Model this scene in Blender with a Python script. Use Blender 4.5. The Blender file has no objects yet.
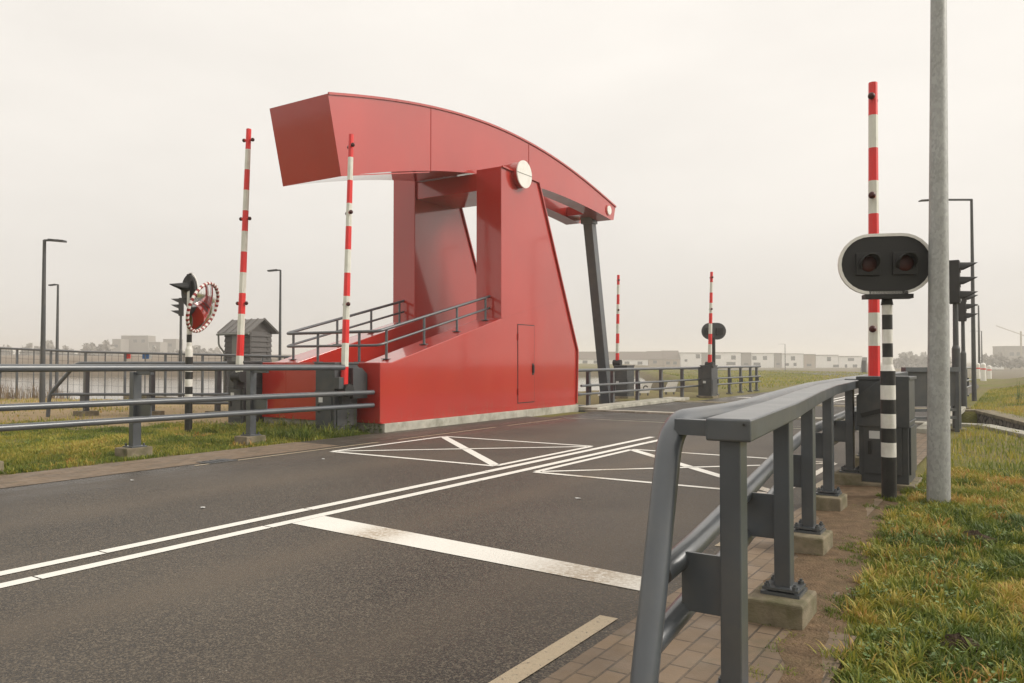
import bpy, math, random
import numpy as np
from mathutils import Vector, Matrix
random.seed(7); RNG = np.random.default_rng(11)
R = math.radians
SC = bpy.context.scene
COL = SC.collection
# ------------------------------------------------------------------ survey helpers
EYE = 1.3; FPX = 785.0
TH = math.atan(508/785); TI = math.atan(18.5/785)
FW = Vector((-math.sin(TH)*math.cos(TI), math.cos(TH)*math.cos(TI), math.sin(TI)))
RT = Vector((math.cos(TH), math.sin(TH), 0)); UP = RT.cross(FW)
def far(px, py, Z):
    """world point of a bearing at a given depth (used only to survey in the far things)"""
    return Vector((0, 0, EYE)) + (FW + RT*((px-512)/FPX) + UP*((341.5-py)/FPX))*Z
# ------------------------------------------------------------------ materials
def mat(name, col, rough=0.5, metal=0.0, var=0.0, vscale=8.0, bump=0.0, bscale=60.0, spec=0.5, coat=0.0, dirt=None, dirtamt=0.0, dscale=3.0, bdist=0.01):
    m = bpy.data.materials.new(name); m.use_nodes = True
    nt = m.node_tree; N = nt.nodes; L = nt.links
    b = N['Principled BSDF']
    b.inputs['Base Color'].default_value = (*col, 1); b.inputs['Roughness'].default_value = rough
    b.inputs['Metallic'].default_value = metal; b.inputs['Specular IOR Level'].default_value = spec
    b.inputs['Coat Weight'].default_value = coat; b.inputs['Coat Roughness'].default_value = 0.2; b.inputs['Coat IOR'].default_value = 1.7
    tc = N.new('ShaderNodeTexCoord'); src = None
    if var > 0 or dirt:
        n = N.new('ShaderNodeTexNoise'); n.inputs['Scale'].default_value = vscale; n.inputs['Detail'].default_value = 6
        L.new(tc.outputs['Object'], n.inputs['Vector'])
        r = N.new('ShaderNodeMapRange'); r.inputs[1].default_value = .3; r.inputs[2].default_value = .7
        r.inputs[3].default_value = 1-var; r.inputs[4].default_value = 1+var
        L.new(n.outputs['Fac'], r.inputs[0])
        mx = N.new('ShaderNodeMix'); mx.data_type = 'RGBA'; mx.blend_type = 'MULTIPLY'; mx.inputs[0].default_value = 1
        mx.inputs[6].default_value = (*col, 1); L.new(r.outputs[0], mx.inputs[7]); src = mx.outputs[2]
        rr = N.new('ShaderNodeMapRange'); rr.inputs[3].default_value = max(0.02, rough-.08); rr.inputs[4].default_value = min(1, rough+.12)
        L.new(n.outputs['Fac'], rr.inputs[0]); L.new(rr.outputs[0], b.inputs['Roughness'])
    if dirt:
        d = N.new('ShaderNodeTexNoise'); d.inputs['Scale'].default_value = dscale; d.inputs['Detail'].default_value = 8; d.inputs['Roughness'].default_value = .65
        L.new(tc.outputs['Object'], d.inputs['Vector'])
        dr = N.new('ShaderNodeMapRange'); dr.inputs[1].default_value = .45; dr.inputs[2].default_value = .7; dr.inputs[4].default_value = dirtamt
        L.new(d.outputs['Fac'], dr.inputs[0])
        mx2 = N.new('ShaderNodeMix'); mx2.data_type = 'RGBA'; mx2.inputs[7].default_value = (*dirt, 1)
        L.new(dr.outputs[0], mx2.inputs[0]); L.new(src, mx2.inputs[6]); src = mx2.outputs[2]
    if src: L.new(src, b.inputs['Base Color'])
    if bump > 0:
        n2 = N.new('ShaderNodeTexNoise'); n2.inputs['Scale'].default_value = bscale; n2.inputs['Detail'].default_value = 5
        L.new(tc.outputs['Object'], n2.inputs['Vector'])
        bp = N.new('ShaderNodeBump'); bp.inputs['Strength'].default_value = bump; bp.inputs['Distance'].default_value = bdist
        L.new(n2.outputs['Fac'], bp.inputs['Height']); L.new(bp.outputs[0], b.inputs['Normal'])
    return m
class NT:
    """tiny node helper"""
    def __init__(s, name):
        s.m = bpy.data.materials.new(name); s.m.use_nodes = True; s.t = s.m.node_tree; s.b = s.t.nodes['Principled BSDF']
        s.tc = s.t.nodes.new('ShaderNodeTexCoord').outputs['Object']
    def put(s, inp, v):
        if hasattr(v, 'links') or isinstance(v, bpy.types.NodeSocket): s.t.links.new(v, inp)
        elif isinstance(v, tuple) and len(v) == 3 and inp.type == 'RGBA': inp.default_value = (*v, 1)
        else: inp.default_value = v
    def noise(s, scale, detail=4, rough=.5, vec=None, dist=0):
        n = s.t.nodes.new('ShaderNodeTexNoise'); n.inputs['Scale'].default_value = scale; n.inputs['Detail'].default_value = detail
        n.inputs['Roughness'].default_value = rough; n.inputs['Distortion'].default_value = dist
        s.t.links.new(vec or s.tc, n.inputs['Vector']); return n.outputs['Fac']
    def map(s, v, a, b, c=0, d=1, smooth=False):
        n = s.t.nodes.new('ShaderNodeMapRange'); s.put(n.inputs[0], v)
        if smooth: n.interpolation_type = 'SMOOTHSTEP'
        for i, q in enumerate((a, b, c, d)): n.inputs[i+1].default_value = q
        return n.outputs[0]
    def math(s, op, a, b=0.0, c=0.0):
        n = s.t.nodes.new('ShaderNodeMath'); n.operation = op; s.put(n.inputs[0], a); s.put(n.inputs[1], b); s.put(n.inputs[2], c); return n.outputs[0]
    def mix(s, f, a, b, mode='MIX'):
        n = s.t.nodes.new('ShaderNodeMix'); n.data_type = 'RGBA'; n.blend_type = mode
        s.put(n.inputs[0], f); s.put(n.inputs[6], a); s.put(n.inputs[7], b); return n.outputs[2]
    def xyz(s):
        n = s.t.nodes.new('ShaderNodeSeparateXYZ'); s.t.links.new(s.tc, n.inputs[0]); return n.outputs
    def scaled(s, sc, rot=(0, 0, 0)):
        n = s.t.nodes.new('ShaderNodeMapping'); n.inputs['Scale'].default_value = sc; n.inputs['Rotation'].default_value = rot
        s.t.links.new(s.tc, n.inputs['Vector']); return n.outputs[0]
    def bump(s, h, strength, dist):
        n = s.t.nodes.new('ShaderNodeBump'); n.inputs['Strength'].default_value = strength; n.inputs['Distance'].default_value = dist
        s.t.links.new(h, n.inputs['Height']); s.t.links.new(n.outputs[0], s.b.inputs['Normal'])
    def out(s, **k):
        for a, v in k.items(): s.put(s.b.inputs[a.replace('_', ' ')], v)
        return s.m
def asphalt(name, base, light, tracks=True, wet=True):
    n = NT(name); X, Y, Z = n.xyz()
    mid = n.noise(24, 4, .6)
    gv = n.t.nodes.new('ShaderNodeTexVoronoi'); gv.inputs['Scale'].default_value = 125; n.t.links.new(n.tc, gv.inputs['Vector'])
    gs = n.t.nodes.new('ShaderNodeSeparateXYZ'); n.t.links.new(gv.outputs['Color'], gs.inputs[0])
    gv2 = n.t.nodes.new('ShaderNodeTexVoronoi'); gv2.inputs['Scale'].default_value = 27; n.t.links.new(n.tc, gv2.inputs['Vector'])
    gs2 = n.t.nodes.new('ShaderNodeSeparateXYZ'); n.t.links.new(gv2.outputs['Color'], gs2.inputs[0])
    fine = n.math('ADD', n.math('MULTIPLY', gs.outputs[0], .94), n.math('MULTIPLY', gs2.outputs[1], .06)); big = n.noise(.6, 5); drift = n.noise(.35, 3)
    col = n.mix(n.math('POWER', n.map(fine, .15, .9), 1.8), base, light)
    col = n.mix(n.map(mid, .5, .75, 0, .12), col, tuple(c*.45 for c in base))
    col = n.mix(n.map(big, .4, .75, 0, .22), col, tuple(c*1.35 for c in light))
    dust = None
    if tracks:
        wob = n.math('MULTIPLY', n.math('SUBTRACT', drift, .5), .3)
        xx = n.math('ADD', X, wob)
        tot = None
        for c, w, a in ((-4.05, .26, 1), (-2.45, .3, .8), (-6.75, .3, .9), (-8.15, .25, .5)):
            g = n.math('SUBTRACT', xx, c); g = n.math('DIVIDE', g, w); g = n.math('MULTIPLY', g, g)
            g = n.math('MULTIPLY', n.math('POWER', 2.718, n.math('MULTIPLY', g, -1.0)), a)
            tot = g if tot is None else n.math('ADD', tot, g)
        dust = n.math('MULTIPLY', tot, n.map(n.noise(1.1, 5, .6, n.scaled((1, .3, 1))), .25, .7, .3, 1))
        col = n.mix(n.math('MULTIPLY', dust, .62), col, n.mix(n.math('MULTIPLY', fine, .5), (.115, .088, .06), (.06, .047, .033)))
    # pale stone chips
    v = n.t.nodes.new('ShaderNodeTexVoronoi'); v.inputs['Scale'].default_value = 26; n.t.links.new(n.tc, v.inputs['Vector'])
    chip = n.math('LESS_THAN', v.outputs['Distance'], .09)
    rare = n.math('GREATER_THAN', n.noise(3.1, 2), .66)
    col = n.mix(n.math('MULTIPLY', n.math('MULTIPLY', chip, rare), .6), col, (.4, .36, .3))
    rough = n.map(fine, .3, .7, .55, .8)
    if wet:
        w = n.math('MULTIPLY', n.map(X, -6.9, -8.7, 0, 1, True), n.map(n.noise(.8, 5, .6, n.scaled((1, .35, 1))), .38, .6, 0, 1, True))
        w2 = n.map(n.noise(.45, 4), .5, .72, 0, .2, True)
        w = n.math('MAXIMUM', w, w2)
        rough = n.math('SUBTRACT', rough, n.math('MULTIPLY', w, .3))
        col = n.mix(n.math('MULTIPLY', w, .35), col, tuple(c*.5 for c in base))
    n.bump(n.noise(70, 3), .6, .008)
    return n.out(Base_Color=col, Roughness=rough, Specular_IOR_Level=.42)
def brick_mat():
    n = NT('brick_paving')
    b = n.t.nodes.new('ShaderNodeTexBrick'); n.t.links.new(n.scaled((1, 1, 1), (0, 0, R(90))), b.inputs['Vector'])
    b.inputs['Scale'].default_value = 1; b.inputs['Brick Width'].default_value = .2; b.inputs['Row Height'].default_value = .098
    b.inputs['Mortar Size'].default_value = .006; b.inputs['Mortar Smooth'].default_value = .3; b.inputs['Bias'].default_value = 0
    b.inputs['Color1'].default_value = (.215, .15, .092, 1); b.inputs['Color2'].default_value = (.125, .088, .054, 1); b.inputs['Mortar'].default_value = (.028, .022, .015, 1)
    col = n.mix(n.map(n.noise(60, 5, .7), .3, .7, .1, .55), b.outputs['Color'], (.16, .12, .085))
    col = n.mix(n.map(n.noise(2.2, 6, .7), .45, .65, 0, .55), col, (.2, .14, .085))
    col = n.mix(n.map(n.noise(3.7, 6, .7), .56, .72, 0, .6), col, (.09, .085, .05))
    h = n.math('SUBTRACT', n.math('MULTIPLY', n.noise(150, 4), .3), b.outputs['Fac'])
    n.bump(h, .7, .006)
    return n.out(Base_Color=col, Roughness=n.map(n.noise(5, 4), .3, .7, .5, .85))
def marking_mat(wear, tone=(.74, .72, .66)):
    n = NT('road_paint'); X, Y, Z = n.xyz()
    col = n.mix(n.map(n.noise(120, 4, .7), .45, .75, 0, .35), tone, tuple(c*.62 for c in tone))
    tr = None
    for c, w in ((-4.05, .22), (-2.2, .38)):
        g = n.math('DIVIDE', n.math('SUBTRACT', X, c), w); g = n.math('MULTIPLY', g, g)
        g = n.math('POWER', 2.718, n.math('MULTIPLY', g, -1.0)); tr = g if tr is None else n.math('ADD', tr, g)
    d = n.math('MULTIPLY', tr, n.map(n.noise(30, 6, .75), .3, .65))
    col = n.mix(n.math('MINIMUM', n.math('MULTIPLY', d, 1.1), .85), col, (.3, .225, .14))
    col = n.mix(n.math('GREATER_THAN', n.noise(38, 6, .8), wear), col, (.1, .09, .075))
    n.bump(n.noise(190, 3), .4, .004)
    return n.out(Base_Color=col, Roughness=.55)
def ground_mat():
    n = NT('earth_and_turf'); X, Y, Z = n.xyz()
    soil = n.mix(n.noise(9, 6, .7), (.16, .125, .075), (.085, .08, .035))
    green = n.mix(n.map(n.noise(1.7, 6, .75), .35, .65), (.10, .13, .02), (.23, .19, .055))
    green = n.mix(n.map(n.noise(.09, 5, .6), .4, .62), green, (.2, .155, .075))
    green = n.mix(n.map(n.noise(25, 4, .7), .4, .8, 0, .6), green, (.05, .06, .018))
    sand = n.mix(n.noise(5, 7, .75), (.4, .3, .175), (.22, .155, .085))
    # bank of sand on the lake side (left of the verge)
    u = n.math('ADD', n.math('MULTIPLY', X, .8395), n.math('MULTIPLY', Y, .5433))     # right of view axis
    zd = n.math('ADD', n.math('MULTIPLY', X, -.5433), n.math('MULTIPLY', Y, .8395))
    wob = n.math('MULTIPLY', n.math('SUBTRACT', n.noise(.25, 5, .7), .5), 5.5)
    zz = n.math('ADD', zd, wob)
    s = n.math('MULTIPLY', n.map(zz, 14.6, 15.8, 0, 1, True), n.map(zd, 60, 80, 1, 0, True))
    s = n.math('MULTIPLY', s, n.map(u, -5, -3, 1, 0, True))
    tuft = n.map(n.noise(1.1, 6, .75), .56, .66, 0, .6)
    s2 = n.math('MULTIPLY', s, n.math('SUBTRACT', 1.0, tuft))
    far_b = n.math('MULTIPLY', n.map(zd, 80, 100, 0, 1, True), n.map(u, -22, -8, 1, 0, True))
    col = n.mix(n.map(n.noise(.5, 5), .35, .75, 0, .35), green, soil)
    col = n.mix(s2, col, sand)
    col = n.mix(n.math('MULTIPLY', far_b, .85), col, (.13, .085, .055))
    low = n.map(Z, -.25, -.75, 0, .8, True)
    col = n.mix(low, col, (.1, .075, .045))
    n.bump(n.noise(30, 6, .7), .8, .03)
    return n.out(Base_Color=col, Roughness=.92, Specular_IOR_Level=.2)
def water_mat():
    n = NT('lake_water')
    n.bump(n.noise(1.6, 4, .6, n.scaled((1, 1, 1))), .12, .05)
    return n.out(Base_Color=(.035, .035, .025), Roughness=.06, Specular_IOR_Level=.6)
def red_mat(name='red_paint'):
    n = NT(name)
    streak = n.noise(3.5, 6, .65, n.scaled((1, 1, .18)))
    col = n.mix(n.map(n.noise(.5, 3), .3, .7), (.43, .020, .010), (.36, .016, .008))
    col = n.mix(n.map(streak, .52, .78, 0, .22), col, (.30, .045, .032))
    rust = n.math('MULTIPLY', n.map(n.xyz()[2], .55, .12, 0, 1, True), n.map(n.noise(6, 7, .75, n.scaled((1, 1, .35))), .52, .66, 0, .45))
    col = n.mix(rust, col, (.22, .1, .06))
    n.bump(n.noise(1.1, 1), .04, .03)
    return n.out(Base_Color=col, Roughness=n.map(n.noise(1.6, 5, .6), .3, .75, .3, .42), IOR=1.45, Specular_IOR_Level=.4, Coat_Weight=1.0, Coat_Roughness=.08, Coat_IOR=1.6)
def galv_mat():
    n = NT('galvanised_steel')
    v = n.t.nodes.new('ShaderNodeTexVoronoi'); v.inputs['Scale'].default_value = 55; n.t.links.new(n.scaled((1, 1, .6)), v.inputs['Vector'])
    sp = n.t.nodes.new('ShaderNodeSeparateXYZ'); n.t.links.new(v.outputs['Color'], sp.inputs[0])
    col = n.mix(n.map(sp.outputs[0], 0, 1, 0, .65), (.30, .305, .295), (.44, .445, .43))
    col = n.mix(n.map(n.noise(2, 6, .7), .45, .7, 0, .5), col, (.22, .22, .19))
    return n.out(Base_Color=col, Roughness=.55, Metallic=.35)
def stone_mat():
    n = NT('rubble_stone')
    v = n.t.nodes.new('ShaderNodeTexVoronoi'); v.feature = 'DISTANCE_TO_EDGE'; v.inputs['Scale'].default_value = 3.2; n.t.links.new(n.scaled((1, 1, 1.5)), v.inputs['Vector'])
    v2 = n.t.nodes.new('ShaderNodeTexVoronoi'); v2.inputs['Scale'].default_value = 3.2; n.t.links.new(n.scaled((1, 1, 1.5)), v2.inputs['Vector'])
    sp = n.t.nodes.new('ShaderNodeSeparateXYZ'); n.t.links.new(v2.outputs['Color'], sp.inputs[0])
    e = n.map(v.outputs['Distance'], .02, .09)
    col = n.mix(sp.outputs[0], (.1, .09, .075), (.3, .27, .22)); col = n.mix(n.noise(20, 6), col, (.12, .1, .08))
    col = n.mix(n.math('SUBTRACT', 1.0, e), col, (.035, .03, .025))
    n.bump(e, 1, .06)
    return n.out(Base_Color=col, Roughness=.8)
M = {}
M['steel'] = mat('dark_grey_steel_paint', (.056, .065, .075), .38, 0, .14, 5, .05, 40, .55, .45, (.13, .12, .095), .35, 2.2)
M['steel_top'] = M['steel']
M['cab'] = mat('cabinet_grey_paint', (.046, .05, .053), .45, 0, .12, 3, .04, 60, .5, 0, (.13, .115, .09), .4, 2.5)
M['black'] = mat('matt_black_paint', (.014, .014, .013), .6, 0, .15, 9)
M['blackstripe'] = mat('black_stripe_paint', (.012, .012, .011), .45, 0, .15, 9, dirt=(.05, .045, .035), dirtamt=.4, dscale=9)
M['whitestripe'] = mat('white_stripe_paint', (.72, .7, .64), .4, 0, .08, 6, dirt=(.4, .37, .3), dirtamt=.45, dscale=7)
M['white'] = mat('white_paint', (.76, .74, .69), .45, 0, .06, 6, dirt=(.5, .46, .38), dirtamt=.3, dscale=5)
M['armred'] = mat('arm_red_paint', (.68, .022, .02), .35, 0, .08, 6)
M['armwhite'] = mat('arm_white_paint', (.66, .66, .58), .4, 0, .06, 8, dirt=(.45, .43, .35), dirtamt=.4, dscale=6)
M['lensoff'] = mat('unlit_dark_red_lens', (.055, .008, .006), .35, 0, .2, 30, spec=.35)
M['red'] = red_mat(); M['galv'] = galv_mat()
M['concrete'] = mat('weathered_concrete', (.21, .175, .12), .85, 0, .35, 7, .5, 90, .3, 0, (.09, .09, .04), .85, 5)
M['concrete_light'] = mat('pale_concrete', (.4, .38, .32), .85, 0, .2, 5, .4, 70, .3, 0, (.12, .12, .08), .75, 2.6)
M['asphalt'] = asphalt('worn_asphalt', (.016, .0125, .009), (.13, .107, .08))
M['deck'] = asphalt('deck_asphalt', (.012, .01, .007), (.085, .07, .052), tracks=False)
M['brick'] = brick_mat(); M['paint'] = marking_mat(.67); M['paint_old'] = marking_mat(.61, (.42, .345, .235))
M['ground'] = ground_mat(); M['water'] = water_mat(); M['stone'] = stone_mat()
M['dirt'] = mat('trampled_soil', (.155, .104, .062), .92, 0, .3, 12, .9, 70, .2, 0, (.12, .09, .05), .7, 5, bdist=.02)
M['molehill'] = mat('dark_earth', (.06, .042, .028), .95, 0, .3, 20, 1, 60, .1, bdist=.03)
M['clap'] = mat('dark_clapboard', (.05, .042, .037), .6, 0, .15, 6)
M['shedroof'] = mat('grey_roof_metal', (.12, .11, .1), .45, 0, .1, 4)
M['shedtrim'] = mat('grey_green_trim', (.15, .15, .125), .5)
M['glass'] = mat('window_glass', (.06, .07, .075), .08, 0, spec=.7)
M['housewhite'] = mat('white_render', (.8, .79, .75), .8, 0, .05, 1)
M['housegrey'] = mat('grey_cladding', (.24, .22, .19), .8, 0, .1, 1)
M['housebrown'] = mat('buff_brick', (.32, .26, .19), .8, 0, .1, 1)
M['rooftile'] = mat('brown_roof_tile', (.13, .1, .08), .8, 0, .1, 1)
M['plate_red'] = mat('red_sign_plate', (.7, .03, .02), .4); M['plate_blue'] = mat('blue_sign_plate', (.03, .14, .38), .4)
M['sticker'] = mat('white_sticker', (.6, .6, .58), .4)
M['orange'] = mat('rust_mark', (.3, .12, .05), .7)
M['rimred'] = mat('dark_rim_red', (.25, .02, .018), .4)
mm = mat('mirror_surface', (.82, .82, .82), .03, 1.0); M['mirror'] = mm
# ------------------------------------------------------------------ mesh building
class MB:
    def __init__(s): s.v = []; s.f = []; s.m = []; s.s = []
    def add(s, vs, fs, mi=0, smooth=False):
        o = len(s.v); s.v += [tuple(v) for v in vs]
        for f in fs: s.f.append([i+o for i in f]); s.m.append(mi); s.s.append(smooth)
        return s
    def box(s, a, b, mi=0):
        x0, y0, z0 = (min(a[i], b[i]) for i in range(3)); x1, y1, z1 = (max(a[i], b[i]) for i in range(3))
        v = [(x, y, z) for z in (z0, z1) for y in (y0, y1) for x in (x0, x1)]
        return s.add(v, [(0, 2, 3, 1), (4, 5, 7, 6), (0, 1, 5, 4), (2, 6, 7, 3), (0, 4, 6, 2), (1, 3, 7, 5)], mi)
    def obox(s, c, ax, ay, az, mi=0):
        """oriented box, half-extent vectors"""
        c, ax, ay, az = map(Vector, (c, ax, ay, az))
        v = [c+ax*i+ay*j+az*k for k in (-1, 1) for j in (-1, 1) for i in (-1, 1)]
        return s.add(v, [(0, 2, 3, 1), (4, 5, 7, 6), (0, 1, 5, 4), (2, 6, 7, 3), (0, 4, 6, 2), (1, 3, 7, 5)], mi)
    def beam(s, p, q, w, h, mi=0):
        """box from p to q, w wide (horizontal), h high"""
        p, q = Vector(p), Vector(q); d = q-p; z = Vector((0, 0, 1))
        side = d.cross(z)
        if side.length < 1e-4*d.length: side = Vector((1, 0, 0))
        side.normalize(); u = side.cross(d).normalized()
        return s.obox((p+q)/2, d/2, side*w/2, u*h/2, mi)
    def cyl(s, p, q, r0, r1=None, n=16, mi=0, caps=True, smooth=True):
        p, q = Vector(p), Vector(q); r1 = r0 if r1 is None else r1
        d = (q-p).normalized(); a = d.orthogonal().normalized(); b = d.cross(a)
        v = []
        for c, r in ((p, r0), (q, r1)):
            v += [c+a*r*math.cos(2*math.pi*i/n)+b*r*math.sin(2*math.pi*i/n) for i in range(n)]
        s.add(v, [(i, (i+1) % n, n+(i+1) % n, n+i) for i in range(n)], mi, smooth)
        if caps: s.add(v, [tuple(range(n-1, -1, -1)), tuple(range(n, 2*n))], mi)
        return s
    def tube(s, pts, r, n=14, mi=0):
        pts = [Vector(p) for p in pts]
        rings = []; ref = None
        for i, p in enumerate(pts):
            if i == 0: t = pts[1]-p
            elif i == len(pts)-1: t = p-pts[i-1]
            else: t = (pts[i+1]-p).normalized()+(p-pts[i-1]).normalized()
            t.normalize()
            if ref is None: ref = t.orthogonal().normalized()
            ref = (ref-t*ref.dot(t)).normalized(); b = t.cross(ref)
            k = 1.0
            if 0 < i < len(pts)-1:
                k = 1/max(.5, (pts[i+1]-p).normalized().dot(t))
            rings.append([p+(ref*math.cos(2*math.pi*j/n)+b*math.sin(2*math.pi*j/n))*r*(k if k < 1.02 else 1.0) for j in range(n)])
        v = [x for rr in rings for x in rr]
        f = [(i*n+j, i*n+(j+1) % n, (i+1)*n+(j+1) % n, (i+1)*n+j) for i in range(len(pts)-1) for j in range(n)]
        s.add(v, f, mi, True)
        s.add(v, [tuple(range(n-1, -1, -1)), tuple(range((len(pts)-1)*n, len(pts)*n))], mi)
        return s
    def prism(s, prof, axis, a, b, mi=0):
        """polygon profile extruded along axis ('x': prof=(y,z); 'y': (x,z); 'z': (x,y))"""
        def pt(p, t): return {'x': (t, p[0], p[1]), 'y': (p[0], t, p[1]), 'z': (p[0], p[1], t)}[axis]
        n = len(prof); v = [pt(p, a) for p in prof]+[pt(p, b) for p in prof]
        s.add(v, [tuple(range(n-1, -1, -1)), tuple(range(n, 2*n))]+[(i, (i+1) % n, n+(i+1) % n, n+i) for i in range(n)], mi)
        return s
    def sphere(s, c, r, mi=0, n=14, m=9, sz=(1, 1, 1)):
        c = Vector(c); v = []; f = []
        for i in range(m+1):
            a = math.pi*i/m
            for j in range(n):
                t = 2*math.pi*j/n
                v.append(c+Vector((r*sz[0]*math.sin(a)*math.cos(t), r*sz[1]*math.sin(a)*math.sin(t), r*sz[2]*math.cos(a))))
        for i in range(m):
            for j in range(n): f.append((i*n+j, (i+1)*n+j, (i+1)*n+(j+1) % n, i*n+(j+1) % n))
        return s.add(v, f, mi, True)
    def xf(s, mtx):
        s.v = [tuple(mtx @ Vector(v)) for v in s.v]; return s
def smooth_path(pts, r=.1, n=5):
    """round the corners of a polyline"""
    pts = [Vector(p) for p in pts]; out = [pts[0]]
    for i in range(1, len(pts)-1):
        a, b, c = pts[i-1], pts[i], pts[i+1]
        d0 = (a-b); d1 = (c-b); k0 = min(r, d0.length*.45); k1 = min(r, d1.length*.45)
        p = b+d0.normalized()*k0; q = b+d1.normalized()*k1
        for j in range(n+1):
            t = j/n; out.append(p*(1-t)**2+b*2*t*(1-t)+q*t*t)
    out.append(pts[-1]); return out
def build(name, mb, mats, parent=None, off=None, bevel=0.0):
    me = bpy.data.meshes.new(name)
    off = Vector(off) if off is not None else Vector((0, 0, 0))
    me.from_pydata([tuple(Vector(v)-off) for v in mb.v], [], mb.f)
    if not isinstance(mats, (list, tuple)): mats = [mats]
    for m in mats: me.materials.append(M[m] if isinstance(m, str) else m)
    me.polygons.foreach_set('material_index', mb.m); me.polygons.foreach_set('use_smooth', mb.s)
    me.validate(); me.update()
    import bmesh
    bm = bmesh.new(); bm.from_mesh(me); bmesh.ops.recalc_face_normals(bm, faces=bm.faces); bm.to_mesh(me); bm.free()
    o = bpy.data.objects.new(name, me); COL.objects.link(o)
    if parent is not None: o.parent = parent
    if bevel:
        b = o.modifiers.new('edge', 'BEVEL'); b.width = bevel; b.segments = 2; b.limit_method = 'ANGLE'; b.angle_limit = R(50)
    return o
def tag(o, label, cat, group=None):
    o['label'] = label; o['category'] = cat
    if group: o['group'] = group
    return o
def thing(name, label, cat, loc=(0, 0, 0), rz=0.0, group=None):
    o = bpy.data.objects.new(name, None); COL.objects.link(o); o.location = loc; o.rotation_euler = (0, 0, rz)
    o.empty_display_size = .3
    return tag(o, label, cat, group)
def struct(o, kind='structure'): o['kind'] = kind; return o
def kids(o): return [c for c in bpy.data.objects if c.parent == o]
def dup(o, loc=None, rz=None, label=None, parent=None):
    c = o.copy(); COL.objects.link(c)
    if parent is not None: c.parent = parent
    if loc is not None: c.location = loc
    if rz is not None: c.rotation_euler = (0, 0, rz)
    if label: c['label'] = label
    for k in kids(o): dup(k, parent=c)
    return c
def sheet(name, poly, z, m):
    return struct(build(name, MB().add([(x, y, z) for x, y in poly], [tuple(range(len(poly)))]), m))
# ------------------------------------------------------------------ terrain
def ss(a, b, x):
    t = np.clip((x-a)/(b-a), 0, 1); return t*t*(3-2*t)
def canal_near(x):   # y of the near canal edge as a function of x
    return np.where(x < -.6, 17.95, np.maximum(17.95-2.45*(x+.6), -60))
def canal_far(x):
    return np.where(x < -.81, 23.3, np.maximum(23.3-4.0*(x+.81), 23.3-4.0*(x+.81)))
def bend(y): return .006*np.maximum(np.asarray(y, float)-42, 0)**2
def hgt(x, y):
    u = x*.8395+y*.5433; zd = -x*.5433+y*.8395
    h = np.zeros_like(x)
    h = h-.018
    # road embankment falls away to the polder far off
    d = np.abs(x+5.2+bend(y))
    h = h-1.9*ss(26, 120, y)*ss(5, 22, d)*ss(2, 14, u-.14*zd)-.35*ss(40, 200, y)
    # lake side: gentle fall to the bank, cut shore, far brown shore
    left = ss(-4.0, -9.0, u)
    h = h-.26*left*ss(20, 31, zd)+.28*left*ss(-20, -27, u)*ss(22, 31, zd)*ss(60, 36, zd)
    shore = 33.0+1.2*np.sin(u*.45)+.6*np.sin(u*1.3+1)
    lake = ss(shore, shore+1.8, zd)*ss(124, 112, zd)*ss(3.9, 1.9, u-.14*zd)*ss(-135, -115, u)
    # widening of the canal behind the tower
    lk2 = ss(23.6, 22.8, y)*ss(17.7, 18.1, y)*ss(-8.9, -9.3, x)*ss(-34, -30, x)
    lk3 = ss(-11.0, -12.6, x+.42*np.maximum(y-23.3, 0))*ss(23.0, 23.6, y)*ss(33, 28, zd)*ss(-30, -27, x)
    lk2 = np.maximum(lk2, lk3*ss(17.9, 18.3, y))
    h = h-2.2*np.maximum(lake, lk2)*(1-0*h)
    # low brown shore and distant rise on the left
    h = h+ss(120, 135, zd)*ss(12, -16, u)*(.6+1.1*ss(140, 260, zd))
    h = h+ss(170, 420, zd)*ss(-20, -110, u)*3.0
    # canal under the bridge to the right
    can = (y > canal_near(x)+.12) & (y < canal_far(x)-.12) & (x > -9.2) & (x < 14)
    h = np.where(can, -2.2, h)
    # grassy rise beyond the canal on the right
    h = h+.75*ss(-1.3, 2.5, x)*ss(24.5, 38, y)*ss(200, 110, y)
    # unevenness of the turf away from road and paving
    k = ss(5.2, 7.5, np.abs(x+5.2+bend(y)))
    h = h+k*(.018*np.sin(x*2.1+y*1.3)+.014*np.sin(x*4.7-y*3.1)+.01*np.sin(y*7.3+x*1.1))
    xb = x+bend(y); h = np.where((xb > -9.4) & (xb < -1.2) & ~can, -.03-.35*ss(40, 200, y), h)
    return h
def axis(lo, hi, f0, f1, fine, grow=1.16):
    a = list(np.arange(f0, f1+1e-6, fine)); s = fine; x = a[-1]
    while x < hi: s *= grow; x += s; a.append(min(x, hi))
    s = fine; x = a[0]; pre = []
    while x > lo: s *= grow; x -= s; pre.append(max(x, lo))
    return np.array(sorted(set(pre))+a)
xs = axis(-1500, 1500, -48, 6, .35); ys = axis(-120, 1500, -3, 45, .35)
GX, GY = np.meshgrid(xs, ys)
GZ = hgt(GX, GY)
nx, ny = len(xs), len(ys)
verts = np.stack([GX.ravel(), GY.ravel(), GZ.ravel()], 1)
ii = (np.arange(ny-1)[:, None]*nx+np.arange(nx-1)[None, :]).ravel()
faces = np.stack([ii, ii+1, ii+1+nx, ii+nx], 1)
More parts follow.
